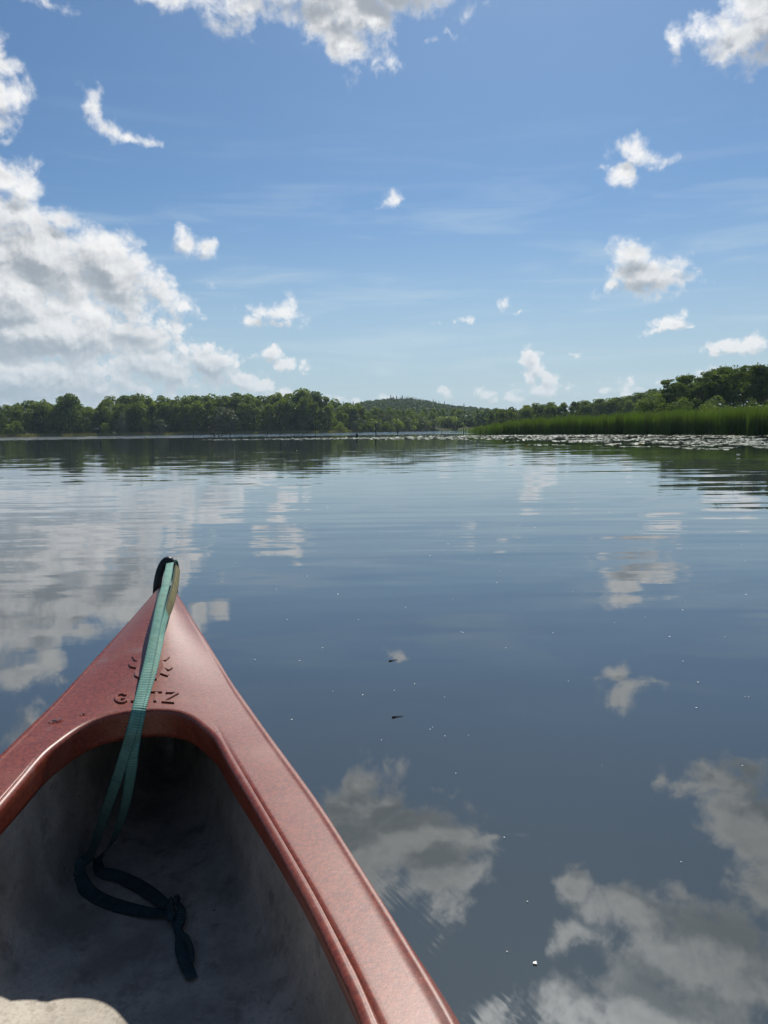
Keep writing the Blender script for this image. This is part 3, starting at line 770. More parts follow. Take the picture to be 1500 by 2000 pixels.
# the far-off wood on the hill, one mass
def forest():
    r_ = np.random.default_rng(77)
    P = []
    for a in np.arange(-9, 30, 0.055):
        lo = 640 if a < 6 else 470
        for _ in range(5):
            rr = r_.uniform(lo, 1130) if r_.random() < .55 else r_.uniform(940, 1130)
            P.append((a + r_.uniform(-.04, .04), rr))
    Vs = []
    for a, rr in P:
        px_, py_ = sm_xy(a, rr); gz = float(land_h(a, rr))
        H = r_.uniform(8.5, 12.5); w = r_.uniform(3.0, 5.2)
        k = 46
        d = r_.normal(size=(k, 3)); d /= np.linalg.norm(d, axis=1, keepdims=True); d[:, 2] = np.abs(d[:, 2]) * 1.0 - 0.25
        c = np.array([px_, py_, gz + H * 0.55]) + d * np.array([w, w, H * 0.46]) * r_.uniform(.75, 1.0, (k, 1))
        Vs.append(c)
    C = np.concatenate(Vs)
    V, Fq = leaf_cards(C, 2.3, r_)
    return tag(mesh_obj("hill_forest", V, Fq, M_leaf_forest, smooth=False), "dark far wood covering the hill beyond the inlet", 'forest', kind='stuff')
forest()

HAZE = True
if HAZE:
    hm = bpy.data.materials.new("haze_air"); hm.use_nodes = True; ht = hm.node_tree; ht.nodes.clear()
    ho = ht.nodes.new('ShaderNodeOutputMaterial'); hv = ht.nodes.new('ShaderNodeVolumePrincipled')
    hv.inputs['Color'].default_value = (0.68, 0.84, 1.0, 1); hv.inputs['Density'].default_value = 0.00010; hv.inputs['Anisotropy'].default_value = 0.2
    ht.links.new(hv.outputs[0], ho.inputs['Volume'])
    a, b_, c0, c1 = 4700.0, 4700.0, -3.0, 75.0
    hb = mesh_obj("haze", [(-a, -b_, c0), (a, -b_, c0), (a, b_, c0), (-a, b_, c0), (-a, -b_, c1), (a, -b_, c1), (a, b_, c1), (-a, b_, c1)],
                  [(0, 3, 2, 1), (4, 5, 6, 7), (0, 1, 5, 4), (1, 2, 6, 5), (2, 3, 7, 6), (3, 0, 4, 7)], hm, smooth=False)
    tag(hb, "thin blue haze in the air over the lake", 'haze', kind='stuff')
# ------------------------------------------------------------------ reeds
def blades(X, Y, Z, Hh, width, r_, lean=0.10):
    n = len(X)
    th = r_.uniform(0, math.pi, n); dx, dy = np.cos(th) * width, np.sin(th) * width * 0.5
    lx = r_.normal(size=n) * lean * Hh + 0.04 * Hh; ly = r_.normal(size=n) * lean * Hh
    b = np.stack([X, Y, Z], 1)
    mid = b + np.stack([lx * 0.3, ly * 0.3, Hh * 0.6], 1); top = b + np.stack([lx, ly, Hh], 1)
    w = np.stack([dx, dy, np.zeros(n)], 1) * 0.5
    V = np.stack([b - w, b + w, mid + w * 0.8, mid - w * 0.8, top + w * 0.12, top - w * 0.12], 1).reshape(-1, 3)
    i = np.arange(n)[:, None] * 6
    Fq = np.concatenate([i + np.array([[0, 1, 2, 3]]), i + np.array([[3, 2, 4, 5]])])
    return V, Fq
r_ = np.random.default_rng(5)
REED_TOP = [(900, 836), (930, 832), (960, 827), (985, 823), (1020, 820), (1060, 815), (1150, 812), (1250, 806), (1330, 803), (1400, 802), (1450, 798), (1500, 795), (1700, 790)]
REED_BASE = [(900, 845.5), (940, 846.5), (975, 848), (1050, 848.5), (1250, 848.5), (1500, 848.5), (1700, 848.5)]
n = 46000
xs = np.concatenate([r_.uniform(985, 1640, n - 2600), 985 - np.abs(r_.normal(size=2600)) * 34])
base_y = np.interp(xs, [a for a, _ in REED_BASE], [b for _, b in REED_BASE])
rfront = EYE[2] * FPX / (base_y - (849 - 0.012 * xs))
depth = np.abs(r_.normal(size=n)) * 5.0
rr = rfront + depth + 1.2 * np.sin(xs * 0.11) + 0.8 * np.sin(xs * 0.037 + 1)
gx = np.linspace(600, 1750, 60)
azr = np.interp(xs, gx, [az_of(v) for v in gx])
rx, ry = sm_xy(azr, rr)
top_y = np.interp(xs, [a for a, _ in REED_TOP], [b for _, b in REED_TOP])
hh = ((849 - 0.012 * xs) - top_y) * rr / FPX + EYE[2]
tall = hh * (1 - np.abs(r_.normal(size=n)) * 0.17 + (r_.random(n) < .07) * r_.uniform(0, .22, n)) * (1 + 0.05 * np.sin(xs * 0.21) + 0.04 * np.sin(xs * 0.063) + 0.05 * np.sin(xs * 0.55 + np.sin(xs * .13)))
V, Fq = blades(rx, ry, np.full(n, -0.1), np.maximum(tall, 0.5) + 0.1, 0.045 * (rr / 120) ** 0.5, r_, 0.075)
tag(mesh_obj("reed_bed", V, Fq, M_reed, smooth=False), "tall dark green reed bed along the right bank behind the lily pads", 'reeds', kind='stuff')
n = 16000
a_ = r_.uniform(-29, 5.7, n); rr = shore(a_) - 1 + r_.uniform(0, 9, n); X, Y = sm_xy(a_, rr)
dens_ = 0.6 + 0.4 * np.sin(a_ * 1.7) + 0.3 * np.sin(a_ * 5.1 + 1)
V, Fq = blades(X, Y, np.full(n, -0.1), (1.35 + 0.35 * dens_) * r_.uniform(0.7, 1.15, n), 0.16, r_, 0.12)
tag(mesh_obj("shore_reeds", V, Fq, M_fringe, smooth=False), "pale olive reed fringe at the water's edge of the far shore", 'reeds', kind='stuff')

# ------------------------------------------------------------------ lily pads
def pad_mesh(name):
    V = []; n = 12
    V.append((0, 0, 0.004))
    for k in range(n):
        th = 0.28 + (2 * math.pi - 0.5) * k / (n - 1)
        rad = 1 + 0.05 * math.sin(3 * th)
        V.append((rad * math.cos(th), rad * math.sin(th), 0.02 + 0.028 * math.sin(2 * th + .5)))
    Fs = [(0, k, k + 1) for k in range(1, n)]
    return V, Fs
pv, pf = pad_mesh('p'); pv = np.array(pv); pf = np.array(pf)
spots = []
def pad_clump(x, y, wpx, cnt, hpx=0.5):
    for _ in range(cnt):
        q = atz(x + r_.normal() * wpx * 0.45, y + r_.normal() * hpx, 0.01); spots.append((q[0], q[1]))
for (x, y, w, c) in [(1240, 872, 26, 26), (1200, 867, 20, 16), (1310, 872, 40, 42), (1340, 874.5, 24, 20), (1400, 877, 32, 22), (1260, 864.5, 30, 26), (1420, 874, 26, 18), (1180, 869, 20, 10), (1080, 869, 18, 10), (1045, 869, 14, 8), (1150, 863, 40, 26),
                     (1330, 866, 45, 40), (1380, 870, 50, 40), (1460, 869, 40, 40), (1490, 873, 26, 16), (1230, 866, 24, 16), (1290, 862, 50, 50), (1100, 861, 40, 30), (1010, 861, 30, 16), (1480, 864, 30, 40), (930, 861, 12, 6)]:
    pad_clump(x, y, w, c)
cnt = 8500
X = r_.uniform(905, 1560, cnt)
yb = np.interp(X, [900, 1000, 1100, 1250, 1400, 1560], [857, 858.5, 860, 865, 869, 871])
yt = np.interp(X, [900, 1000, 1100, 1250, 1400, 1560], [851, 850, 849.5, 849.5, 849.5, 849.5])
Yp = yt + (yb - yt) * r_.uniform(0, 1, cnt) ** 1.25
keep = np.ones(cnt, bool)
for i in range(cnt):
    q = atz(X[i], Yp[i], 0.01)
    u_ = math.sin(q[0] * 0.45 + 2 * math.sin(q[1] * .11)) * math.sin(q[1] * 0.5 + q[0] * .07)
    if u_ < 0.12 and Yp[i] > 851.5: keep[i] = False
    if keep[i]: spots.append((q[0], q[1]))
cnt = 2200
X = r_.uniform(395, 915, cnt)
for i in range(cnt):
    wd = np.interp(X[i], [395, 520, 700, 915], [0.25, 0.5, 0.9, 2.0])
    if X[i] < 520 and r_.random() > 0.55: continue
    yc = np.interp(X[i], [395, 520, 700, 915], [859.2, 858.0, 856.0, 853.5])
    q = atz(X[i], yc + r_.normal() * wd, 0.01); spots.append((q[0], q[1]))
S = np.array(spots); dS = np.hypot(S[:, 0], S[:, 1])
order = np.argsort(dS)
solo_i = [i for i in order if np.degrees(abs(np.arctan2(S[i, 0], S[i, 1]))) < 26.3][:285]
solo_set = set(int(i) for i in solo_i)
me_pad = []
for k in range(4):
    pvv = pv.copy(); pvv[:, 2] = 0.012 + pv[:, 2] * r_.uniform(0.5, 1.2) + pv[:, 0] * r_.normal() * 0.03 + pv[:, 1] * r_.normal() * 0.03 + 0.03
    o = mesh_obj("lily_pad", pvv, pf, M_pad, smooth=False); me_pad.append(o)
for j, i in enumerate(solo_i):
    o = me_pad[j] if j < 4 else me_pad[j % 4].copy()
    if j >= 4: col.objects.link(o)
    sc_ = r_.uniform(0.13, 0.20)
    o.location = (float(S[i, 0]), float(S[i, 1]), 0.0); o.rotation_euler = (0, 0, r_.uniform(0, 6.28)); o.scale = (sc_, sc_, sc_)
    tag(o, "floating lily pad at the near edge of the field in front of the reeds", 'lily pad', "lily pads at the near edge of the field")
rest = np.array([i for i in range(len(S)) if i not in solo_set])
n = len(rest); ang = r_.uniform(0, 6.28, n); sz = r_.uniform(0.12, 0.20, n) * np.where(dS[rest] > 80, 1.25, 1.0)
ca, sa = np.cos(ang), np.sin(ang)
tx, ty = r_.normal(size=n) * 0.05, r_.normal(size=n) * 0.05
PX = pv[None, :, 0] * ca[:, None] - pv[None, :, 1] * sa[:, None]; PY = pv[None, :, 0] * sa[:, None] + pv[None, :, 1] * ca[:, None]
PZ = 0.09 + (pv[None, :, 2] * 1.2 + PX * tx[:, None] + PY * ty[:, None])
VV = np.stack([S[rest, 0][:, None] + PX * sz[:, None], S[rest, 1][:, None] + PY * sz[:, None], 0.004 + np.maximum(PZ, 0.0) * sz[:, None]], 2).reshape(-1, 3)
FF = (pf[None] + (np.arange(n) * len(pv))[:, None, None]).reshape(-1, 3)
tag(mesh_obj("lily_pads", VV, FF, M_pad, smooth=False), "wide field of floating lily pads glinting before the reeds", 'lily pads', kind='stuff')
def flower(name, mat_, x, y, size, label, group=None):
    q = atz(x, y, 0.05)
    parts = []
    for k in range(8):
        th = 2 * math.pi * k / 8; rad = 1.0 if k % 2 else 0.8; hgt = 0.75 if k % 2 else 1.0
        c, s_ = math.cos(th), math.sin(th); w = 0.32
        Vp = [(0, 0, 0.0), (c * rad * .55 - s_ * w, s_ * rad * .55 + c * w, hgt * .45), (c * rad, s_ * rad, hgt), (c * rad * .55 + s_ * w, s_ * rad * .55 - c * w, hgt * .45)]
        parts.append((Vp, [(0, 1, 2, 3)]))
    o = mesh_obj(name, *merge(parts), mat_, smooth=False)
    o.location = (q[0], q[1], 0.03); o.scale = (size,) * 3
    return tag(o, label, 'flower', group)
flower("water_lily_flower", M_petal_w, 1442, 889, 0.085, "white water lily flower floating alone in front of the pads on the right")
flower("pond_lily_flower", M_petal_y, 1251, 867, 0.08, "yellow pond lily flower at the near edge of the pads, right of the middle")
flower("pond_lily_flower", M_petal_y, 1203, 866, 0.055, "small yellow pond lily flower left of the larger yellow one")
flower("pond_lily_flower", M_petal_y, 1030, 871, 0.06, "yellow pond lily flower floating left of all the pads")

# ------------------------------------------------------------------ stakes and branches in the lake
def stake(x, ybase, ytop, lean, rad, label, group=None, name="wooden_stake"):
    q = atz(x, ybase, 0.0); d = math.hypot(q[0], q[1]); h = (ybase - ytop) * d / FPX
    t = np.linspace(0, 1, 5)
    pts = np.stack([lean * h * t + 0.02 * np.sin(t * 5), 0 * t, -0.6 + (h + 0.6) * t], 1)
    o = mesh_obj(name, *tube(pts, np.linspace(rad * 1.7, rad * 1.1, 5), 6), M_wood)
    o.location = (q[0], q[1], 0)
    return tag(o, label, 'stake', group)
for (x, yb, yt, ln, rd, lab) in [(547, 851, 809, .01, .055, "tallest thin stake standing in the lake left of the middle"), (616, 849.5, 803, 0, .05, "tall thin stake standing between the tallest stake and the inlet"),
                           (734, 853.5, 829, 0, .06, "dark stake standing alone near the inlet"), (777, 848.5, 841, 0, .09, "short stake in the bright water just right of the lone dark stake"),
                           (863, 848, 842, 0, .06, "short stake between the lone dark stake and the reeds"), (905, 848, 834, .05, .05, "thin stake beside the left tip of the reed bed"),
                           (378, 853.5, 842, .02, .05, "short thin stake left of the dead branch"), (697, 855, 847, .05, .16, "thick brown stump of a post standing in the lily pad line")]:
    stake(x, yb, yt, ln, rd, lab)
for k, x in enumerate((523, 530, 556, 567, 575, 584, 593, 607)):
    stake(x, 850.5 - (x - 523) * .012, 843.5 + (k * 37 % 5) * .8, random.uniform(-.1, .1), .05, "short net stake in the row about the two tall stakes, %s from the left" % ORD[k], "short net stakes in a row")
q = atz(420, 853, 0); dq = math.hypot(q[0], q[1]) / FPX
db = empty("dead_branch", q, "bare dead branch with upright twigs sticking out of the lake", 'branch')
parts = []
for (x0, y0, x1, y1, rd) in [(420, 854, 408, 832, .09), (418, 851, 417, 838, .05), (426, 854, 428, 840, .05), (433, 854, 434, 842, .045), (441, 854, 440, 845, .04), (448, 853, 449, 843, .05), (415, 846, 404, 838, .03), (424, 854, 436, 850, .05), (411, 838, 414, 832, .03)]:
    parts.append(tube([((x0 - 420) * dq, 0, (853 - y0) * dq - 0.1), ((x0 + x1) / 2 * dq - 420 * dq + .05, 0.05, (853 - (y0 + y1) / 2) * dq), ((x1 - 420) * dq, 0.2, (853 - y1) * dq)], [rd * 1.8, rd * 1.5, rd * .8], 5))
mesh_obj("branch", *merge(parts[:1] + parts[6:7] + parts[8:]), M_wood, db)
for pt in parts[1:6] + parts[7:8]: mesh_obj("twig", *pt, M_wood, db)

# ------------------------------------------------------------------ the canoe
M_shell = shell_mat(); M_liner = liner_mat()
canoe = empty("canoe", (0, 0, 0), "red plastic canoe with an open cockpit and a pointed bow, floating in the foreground", 'canoe')
NH = 150
def dense(pts, n, power):
    c = spline([(a, b) for a, b in pts], 800)
    k = np.linspace(0, 1, n) ** power
    idx = k * 799
    return np.stack([np.interp(idx, np.arange(800), c[:, j]) for j in range(2)], 1)
Oh = dense(OUT, NH, 1.25); Ih = dense(INN, NH, 1.0)
def loop(h, skew=0.0):
    right = h.copy(); left = h[::-1].copy(); left[:, 1] *= -1
    if skew:
        sk = lambda a: skew * np.exp(-((a[:, 0] - 1.0) / 0.35) ** 2)
        right[:, 1] += sk(right); left[:, 1] += sk(left)
    aftr = right[::-1].copy(); aftr[:, 0] = LEN - aftr[:, 0]
    aftl = left[::-1].copy(); aftl[:, 0] = LEN - aftl[:, 0]
    return np.concatenate([right[:-1], aftr[:-1], aftl[:-1], left[:-1]])
OL = loop(Oh); IL = loop(Ih, -0.012); NLp = len(OL)
rowsO = []
def ring(S_, Z_): rowsO.append(np.array([B(S_[i, 0], S_[i, 1], Z_[i]) for i in range(NLp)]))
ell = np.linalg.norm(IL - OL, axis=1)
a_list = [0, .004, .009, .016, .024, .032, .040]
b_list = [.066, .060, .054, .049, .044, .039, .034, .028, .020, .010, .004, 0.0]
fr = list(np.linspace(0, 1, 14)[1:-1])
prof = []
for a in a_list: prof.append(np.full(NLp, a))
for f in fr: prof.append(.040 + (ell - .066 - .040) * f)
for b in b_list: prof.append(ell - b)
def bead_k(s):
    sb = min(s, LEN - s); t = max(0.0, min(1.0, (sb - 0.98) / 0.8)); return t * t * (3 - 2 * t)
for A in prof:
    P = OL + (IL - OL) * (A / ell)[:, None]
    Z = np.empty(NLp)
    for i in range(NLp):
        s, v = P[i]; a = A[i]; b = ell[i] - A[i]
        z = deck_z(s, v)
        if a < .036: z -= .022 * (1 - a / .036) ** 1.2
        bk = bead_k(s)
        q_ = max(0.0, min(1.0, (.050 - b) / .018)); z += bk * (.009 * q_ * q_ * (3 - 2 * q_) - .005 * math.exp(-((b - .053) / .009) ** 2))
        z += .004 * math.exp(-((a - .044) / .014) ** 2)
        Z[i] = z
    ring(P, Z); lastZ = Z
# the rolled lip of the cockpit
nI = np.empty_like(IL)
for i in range(NLp):
    t = IL[(i + 1) % NLp] - IL[i - 1]; t /= np.linalg.norm(t) + 1e-9; nI[i] = (-t[1], t[0])
cent = np.array([MID, 0.0])
for i in range(NLp):
    if nI[i] @ (np.array([min(max(IL[i, 0], 1.2), LEN - 1.2), 0]) - IL[i]) < 0: nI[i] *= -1
dep = np.array([0.070 - 0.030 * bead_k(s) for s in IL[:, 0]])
rl = 0.011
for th in (22, 45, 68, 90):
    ring(IL + nI * rl * math.sin(R(th)), lastZ - rl * (1 - math.cos(R(th))))
for f in (.3, .6, .85, 1.0): ring(IL + nI * (rl - .006 * f), lastZ - rl - (dep - rl) * f)
ring(IL - nI * .004, lastZ - dep - .006); ring(IL - nI * .016, lastZ - dep - .002)
def ring_faces(nr):
    i, j = np.meshgrid(np.arange(nr - 1), np.arange(NLp), indexing='ij'); jn = (j + 1) % NLp
    return np.stack([i * NLp + j, i * NLp + jn, (i + 1) * NLp + jn, (i + 1) * NLp + j], -1).reshape(-1, 4)
mesh_obj("deck", np.concatenate(rowsO), ring_faces(len(rowsO)), M_shell, canoe)
edgeZ = rowsO[0][:, 2].copy()
# outer hull under the rolled edge
rowsO = []
nO = np.empty_like(OL)
for i in range(NLp):
    t = OL[(i + 1) % NLp] - OL[i - 1]; t /= np.linalg.norm(t) + 1e-9; n_ = np.array((t[1], -t[0]))
    nO[i] = n_ if n_ @ (OL[i] - np.array([min(max(OL[i, 0], .6), LEN - .6), 0])) > 0 else -n_
ring(OL - nO * .001, edgeZ + .001); ring(OL + nO * .003, edgeZ - .006); ring(OL + nO * .004, edgeZ - .016); ring(OL + nO * .001, edgeZ - .026); ring(OL - nO * .008, edgeZ - .030)
for kz, ks, kv in ((.80, .992, .97), (.5, .982, .93), (.25, .97, .90), (0.0, .955, .85), (-.12, .935, .74), (-.22, .91, .5), (-.26, .89, .02)):
    Q = OL.copy(); Q[:, 0] = MID + (Q[:, 0] - MID) * ks; Q[:, 1] *= kv
    ring(Q, (edgeZ - .03) * kz if kz > 0 else np.full(NLp, kz * .55))
mesh_obj("hull", np.concatenate(rowsO), ring_faces(len(rowsO)), M_shell, canoe)
rowsO = []
for kz, ks, kv in ((1.0, .975, .955), (.85, .972, .95), (.6, .965, .93), (.38, .955, .915), (.2, .945, .885), (.09, .935, .83), (.03, .92, .73), (.006, .905, .52), (0.0, .885, .2), (-.001, .88, 0)):
    Q = OL.copy(); Q[:, 0] = MID + (Q[:, 0] - MID) * ks; Q[:, 1] *= kv
    ring(Q, .030 + (edgeZ - .012 - .030) * kz)
liner = mesh_obj("liner", np.concatenate(rowsO), ring_faces(len(rowsO)), M_liner, canoe)

# raised lettering and leaf emblem moulded in the deck
def plateau(name, outlines, hgt, parent, label=None):
    parts = []
    for poly in outlines:
        sv = [deck_px(x, y) for x, y in poly]
        n = len(sv)
        low = [B(s, v, deck_z(s, v) - .002) for s, v in sv]; hi = [B(s, v, deck_z(s, v) + hgt) for s, v in sv]
        Fs = [tuple(range(n, 2 * n))] + [(k, (k + 1) % n, n + (k + 1) % n, n + k) for k in range(n)]
        parts.append((low + hi, Fs))
    bm = bmesh.new()
    V, Fs = merge(parts)
    vs_ = [bm.verts.new(tuple(map(float, v))) for v in V]
    for f in Fs: bm.faces.new([vs_[i] for i in f])
    bmesh.ops.recalc_face_normals(bm, faces=bm.faces)
    top = [e for e in bm.edges if len(e.link_faces) == 2 and e.calc_face_angle(0) > 0.5]
    bmesh.ops.bevel(bm, geom=top, offset=.0011, segments=2, affect='EDGES', clamp_overlap=True)
    bmesh.ops.triangulate(bm, faces=[f for f in bm.faces if len(f.verts) > 4])
    me = bpy.data.meshes.new(name); bm.to_mesh(me); bm.free(); me.materials.append(M_shell)
    o = bpy.data.objects.new(name, me); col.objects.link(o); o.parent = parent
    if label: o['label'] = label
    return o
def stroke(pts, w, wy=None):
    """outline of a broad stroke drawn on the photograph's grid; w across, flattened by the view"""
    P = np.array(pts, float); ky = 0.55
    L = []; Rr = []
    for i in range(len(P)):
        def nrm(a, b):
            d = np.array([(b[0] - a[0]), (b[1] - a[1]) / ky]); d /= np.linalg.norm(d) + 1e-9; return np.array([-d[1], d[0] * 1.0])
        if i == 0: n_ = nrm(P[0], P[1])
        elif i == len(P) - 1: n_ = nrm(P[-2], P[-1])
        else:
            n_ = nrm(P[i - 1], P[i]) + nrm(P[i], P[i + 1]); n_ /= max(np.linalg.norm(n_), .5)
        n_ = np.array([n_[0], n_[1] * ky]) * w / 2
        L.append(tuple(P[i] + n_)); Rr.append(tuple(P[i] - n_))
    return L + Rr[::-1]
W_ = 6.2; HG = .0042
arc = lambda cx, cy, rx, ry, a0, a1, n: [(cx + rx * math.cos(R(a)), cy + ry * math.sin(R(a))) for a in np.linspace(a0, a1, n)]
plateau("letter", [stroke(arc(237, 1364.5, 11, 8.6, -38, -325, 12) + [(247.5, 1366.2)], W_), stroke([(236.5, 1365.6), (250, 1365.6)], W_ * .9)], HG, canoe)
plateau("letter", [stroke([(258, 1371.5), (272, 1352)], W_), stroke([(270, 1352), (287, 1371.5)], W_), stroke([(264, 1366), (281, 1366)], W_ * .8)], HG, canoe)
plateau("letter", [stroke([(293.5, 1352), (317, 1352)], W_), stroke([(306, 1354), (303, 1371.5)], W_)], HG, canoe)
plateau("letter", [stroke([(324, 1353.3), (349, 1353.8)], W_), stroke([(347.5, 1354.5), (318, 1370.5)], W_), stroke([(316, 1371), (341, 1373.2)], W_)], HG, canoe)
leaf = [(280, 1329.5), (293, 1329.2), (306.5, 1328.7), (310.3, 1322.5), (313.3, 1317.5), (328, 1322.5), (331, 1318.5), (322.2, 1307.5), (329.3, 1311), (338, 1306.2), (333, 1299.5), (317.5, 1293), (325.3, 1291), (332.2, 1284.5), (325, 1276), (318, 1280), (315.5, 1290), (304.5, 1287), (298, 1280), (291, 1271), (283, 1279), (276, 1288), (268, 1284), (263, 1276), (257, 1283), (262, 1291), (268, 1294.5), (256, 1296), (250, 1299.5), (255, 1304.5), (266, 1307), (262, 1315), (262.5, 1321.5), (268, 1324.5)]
plateau("leaf_emblem", [leaf], .0042, canoe, "moulded leaf emblem half hidden by the strap")

# grab loop at the very tip
def loop_tube():
    pts = []
    for th in np.linspace(0, math.pi, 15):
        c, s_ = math.cos(th), math.sin(th)
        pts.append(B(-0.012 - .018 * s_, -0.004 - 0.031 * c + .012 * s_, 0.575 + 0.118 * s_ ** .8))
    return tube(pts, [.015] * 9 + [.012] * 6, 12)
mesh_obj("grab_loop", *loop_tube(), M_black, canoe)

# ------------------------------------------------------------------ the webbing strap
def ribbon(name, pts, material, parent, n=140, width=.026, thick=.0022):
    """pts: x y z plus the roll angle of the band in degrees (0 = lying flat across the way it runs)"""
    C = spline(pts, n); P = C[:, :3]; roll = C[:, 3]; wk = C[:, 4] if C.shape[1] > 4 else np.ones(n)
    V = []; UV = []; Fs = []
    d = np.concatenate([[0], np.cumsum(np.linalg.norm(np.diff(P, axis=0), axis=1))])
    cols = [(-1, 1), (-.5, 1), (0, 1), (.5, 1), (1, 1), (1, -1), (.5, -1), (0, -1), (-.5, -1), (-1, -1)]
    px = None
    for i in range(n):
        t = P[min(i + 1, n - 1)] - P[max(i - 1, 0)]; t /= np.linalg.norm(t) + 1e-9
        ref = VR if px is None else px
        xx = ref - t * (ref @ t)
        if px is None or True:
            x0 = VR - t * (VR @ t); x0 /= np.linalg.norm(x0) + 1e-9
        yy = np.cross(t, x0); yy = yy if yy[2] >= 0 else -yy
        c, s_ = math.cos(R(roll[i])), math.sin(R(roll[i]))
        ax = x0 * c + yy * s_; ay = -x0 * s_ + yy * c
        for (a, b) in cols:
            cup = .0012 * (1 - a * a)
            V.append(P[i] + ax * a * width / 2 * wk[i] + ay * (b * thick / 2 + cup)); UV.append((a / 2 + .5, d[i]))
    m_ = len(cols)
    for i in range(n - 1):
        for k in range(m_): Fs.append((i * m_ + k, i * m_ + (k + 1) % m_, (i + 1) * m_ + (k + 1) % m_, (i + 1) * m_ + k))
    Fs.append(tuple(range(m_))); Fs.append(tuple(range(n * m_ - 1, (n - 1) * m_ - 1, -1)))
    return mesh_obj(name, V, Fs, material, parent, smooth=False, uvs=UV)
def row(p, roll, w=1.0): return (p[0], p[1], p[2], roll, w)
def mid3(x, y, z): return atz(x, y, z)
strap = empty("webbing_strap", B(.87, 0, .49), "faded green webbing strap running from the bow loop over the deck into the canoe", 'strap')
strap.matrix_world = Matrix.Identity(4)
from mathutils.bvhtree import BVHTree
lm = liner.data
BV = BVHTree.FromPolygons([v.co.copy() for v in lm.vertices], [tuple(p.vertices) for p in lm.polygons])
def fl(x, y, lift):
    h = BV.ray_cast(Vector(EYE), Vector(ray(x, y)))
    return np.array(h[0]) + np.array([0, 0, lift])
def over_deck(x, y, lift):
    s, v = deck_px(x, y, lift); return B(s, v, deck_z(s, v) + lift)
upper = [row(on_s(344, 1112, -.048), -30), row(on_s(340, 1097, -.042), -10), row(on_s(333, 1098, -.03), 0), row(over_deck(327, 1130, .070), 4), row(over_deck(314, 1180, .072), 6), row(over_deck(303, 1235, .058), 8), row(over_deck(292, 1290, .040), 4), row(over_deck(279, 1345, .018), 0),
         row(over_deck(270, 1380, .004), 0), row(on_s(266, 1396, APEX + .0125), 0), row(on_s(261, 1415, APEX + .016), 0), row(on_s(252, 1448, APEX + .018), -6), row(on_s(226, 1530, .93), -25), row(on_s(200, 1605, .91), -40), row(on_s(176, 1670, .87), -55), row(fl(158, 1700, 0.018), -30),
         row(fl(154, 1718, 0.010), 0, 1.35), row(fl(176, 1748, 0.006), 0, 1.35), row(fl(225, 1772, 0.006), 10, 1.35), row(fl(290, 1788, 0.008), 5, 1.35), row(fl(334, 1793, 0.014), 20)]
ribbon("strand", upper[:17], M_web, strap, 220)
ribbon("shade_toned_strand", upper[16:], M_web_dark, strap, 80)
lower = [row(on_s(345, 1110, -.044), -62), row(over_deck(341, 1140, .066), -62), row(over_deck(330, 1180, .067), -62, .9), row(over_deck(318, 1225, .055), -48, .8), row(over_deck(308, 1265, .043), -20, .9), row(over_deck(297, 1310, .027), -2), row(over_deck(284, 1352, .012), 0),
         row(over_deck(276, 1380, .003), 0), row(on_s(273, 1396, APEX + .0115), 0), row(on_s(269, 1415, APEX + .014), 0), row(on_s(263, 1448, APEX + .015), 8), row(on_s(254, 1520, .93), 25), row(on_s(240, 1590, .91), 40), row(on_s(216, 1650, .88), 55), row(fl(192, 1692, 0.018), 30),
         row(fl(196, 1712, 0.012), 0), row(fl(240, 1722, 0.010), 6, 1.3), row(fl(288, 1748, 0.010), 12, 1.3), row(fl(326, 1782, 0.016), 20)]
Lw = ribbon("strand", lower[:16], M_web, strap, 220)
ribbon("shade_toned_strand", lower[15:], M_web_dark, strap, 80)
Lw['label'] = "under strand of the strap, twisted edge up towards the bow"
# the sunlit, algae stained stretch near the loop
ol = [row(on_s(347, 1108, -.047), -66), row(over_deck(343, 1140, .067), -66), row(over_deck(334, 1175, .068), -64, .95), row(over_deck(322, 1212, .056), -56, .6)]
o_ = ribbon("stained_strand", ol, M_web_olive, strap, 60, width=.031, thick=.004)
# knot and tails on the floor
kn = []
kpts = [fl(330, 1786, 0.016), fl(340, 1776, 0.026), fl(351, 1786, 0.028), fl(350, 1806, 0.020), fl(337, 1808, 0.018), fl(334, 1792, 0.030), fl(346, 1790, 0.040), fl(356, 1806, 0.028), fl(348, 1826, 0.016)]
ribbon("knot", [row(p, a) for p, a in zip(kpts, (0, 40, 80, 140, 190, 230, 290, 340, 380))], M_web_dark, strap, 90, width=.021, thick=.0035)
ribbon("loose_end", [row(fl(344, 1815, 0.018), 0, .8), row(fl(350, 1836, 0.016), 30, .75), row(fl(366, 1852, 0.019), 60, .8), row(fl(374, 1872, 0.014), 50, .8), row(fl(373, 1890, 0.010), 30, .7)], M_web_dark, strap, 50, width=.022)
ribbon("loose_end", [row(fl(346, 1822, 0.018), 0, .7), row(fl(352, 1840, 0.016), -15, .8), row(fl(355, 1868, 0.012), -12, 1.05), row(fl(366, 1898, 0.010), -8, 1.05), row(fl(376, 1918, 0.008), 0, .8)], M_web_dark, strap, 60, width=.026)

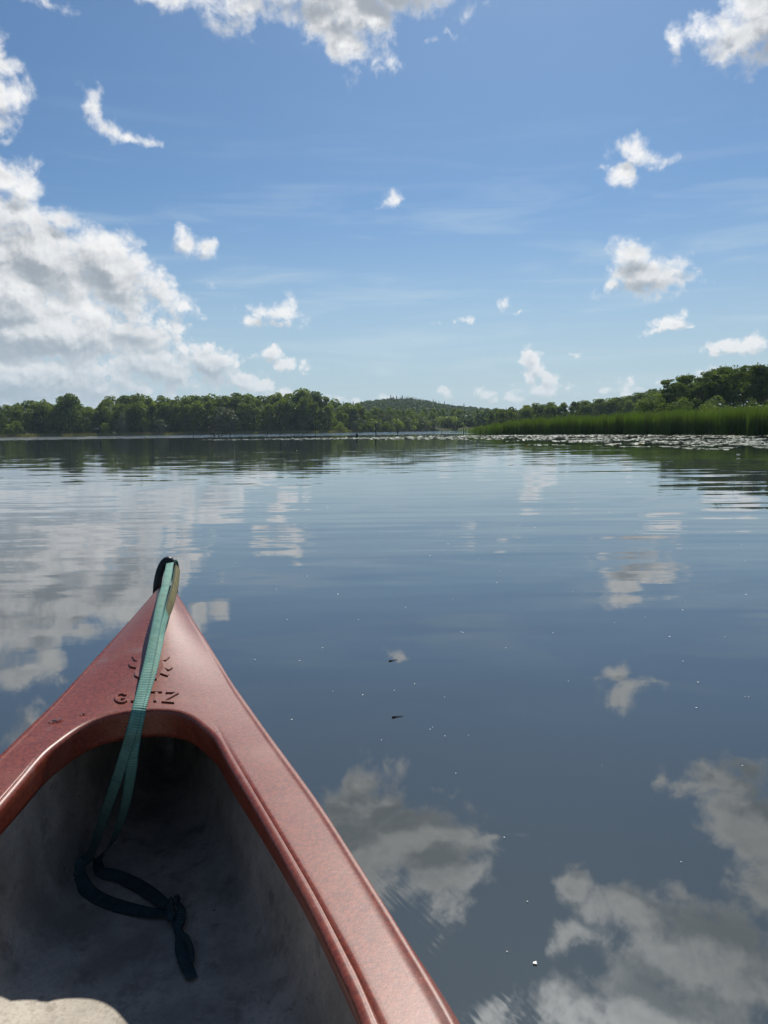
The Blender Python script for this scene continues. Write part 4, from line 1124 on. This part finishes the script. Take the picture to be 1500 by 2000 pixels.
# water drops lying on the left of the deck
def drop(x, y, rs, rv, label):
    s, v = deck_px(x, y); V = []; Fs = []
    n = 16
    for k, (rr_, z) in enumerate(((1.0, -.0006), (.92, .0012), (.7, .0024), (.35, .003))):
        for j in range(n):
            th = 2 * math.pi * j / n; w = 1 + .12 * math.sin(2 * th + 1)
            a, b = s + rs * rr_ * w * math.cos(th), v + rv * rr_ * w * math.sin(th)
            V.append(B(a, b, deck_z(a, b) + z))
    for k in range(3):
        for j in range(n): Fs.append((k * n + j, k * n + (j + 1) % n, (k + 1) * n + (j + 1) % n, (k + 1) * n + j))
    Fs.append(tuple(3 * n + j for j in range(n)))
    m, N, b_, out = M_drop
    return tag(mesh_obj("water_drop", V, Fs, m), label, 'water drop')
M_drop = mat("drop_water"); M_drop[2].inputs['Base Color'].default_value = (0.85, 0.82, 0.82, 1); M_drop[2].inputs['Roughness'].default_value = 0.02; M_drop[2].inputs['Transmission Weight'].default_value = 1.0; M_drop[2].inputs['IOR'].default_value = 1.33
drop(109, 1409, .011, .020, "larger flat water drop on the left side of the canoe deck")
drop(161, 1396, .006, .010, "small water drop on the canoe deck nearer the lettering")

# ------------------------------------------------------------------ fluff and twigs on the water
def speck(V, Fs, x, y, size):
    q = atz(x, y, 0.003); n = 7; o = len(V)
    V.append((q[0], q[1], (.0035 + size * .06)))
    for k in range(n):
        th = 2 * math.pi * k / n; w = size * r_.uniform(.6, 1.25)
        V.append((q[0] + w * math.cos(th), q[1] + w * math.sin(th), .003))
    for k in range(n): Fs.append((o, o + 1 + k, o + 1 + (k + 1) % n))
V = []; Fs = []
for (x, y) in [(585, 1290), (700, 1210), (935, 1092), (810, 1335), (770, 1348), (708, 1357), (868, 1361), (840, 1424), (869, 1437), (915, 1436), (792, 1186), (793, 1028), (977, 1115), (970, 1137), (1119, 1155), (1333, 1191), (1308, 1243), (1363, 1332), (1334, 1291), (1360, 1382), (905, 1235),
               (900, 1234), (988, 1265), (840, 1085), (1080, 1236), (1175, 1495), (1260, 1205), (1416, 1243), (1455, 1360), (1462, 1361), (570, 1405), (498, 1288), (60, 1150), (1200, 1216), (875, 1062), (1457, 1161), (1290, 1140), (650, 1350), (890, 1510), (1330, 1683), (985, 1635), (1450, 1495), (1030, 1760), (845, 1420),
               (990, 1858), (600, 1125), (540, 1150), (630, 1265), (745, 1445), (1110, 1330), (660, 1160), (560, 1210), (1190, 1000), (700, 960), (1045, 1030), (1400, 960), (640, 990), (450, 960), (620, 905), (150, 900), (300, 960), (480, 890), (580, 880), (240, 890), (860, 885), (1290, 888), (1130, 893)]:
    dq = float(np.linalg.norm(atz(x, y, 0)))
    speck(V, Fs, x, y, dq * r_.uniform(0.0006, 0.0013))
for _ in range(45):
    x = r_.uniform(0, 1500); y = r_.uniform(862, 1180); 
    dq = float(np.linalg.norm(atz(x, y, 0))); speck(V, Fs, x, y, dq * r_.uniform(0.0003, 0.0006))
tag(mesh_obj("floating_fluff", V, Fs, M_speck, smooth=False), "scattered white specks of fluff drifting on the dark water", 'fluff', kind='stuff')
V = []; Fs = []; speck(V, Fs, 1045, 1880, .0055)
tag(mesh_obj("floating_petal", V, Fs, M_speck, smooth=False), "largest pale fleck floating near the lower edge right of the canoe", 'petal')
for x, y, ln, lab in ((768, 1290, 16, "short dark twig floating right of the canoe's bow"), (777, 1400, 22, "thin dark twig floating below the shorter twig")):
    a, b = atz(x - ln / 2, y + 1, .002), atz(x + ln / 2, y - 2, .002); m_ = (a + b) / 2
    tag(mesh_obj("floating_twig", *tube([a, a * .6 + b * .4 + np.array([0, 0, .001]), b], [.0042, .002, .0008], 6), M_twig), lab, 'twig')
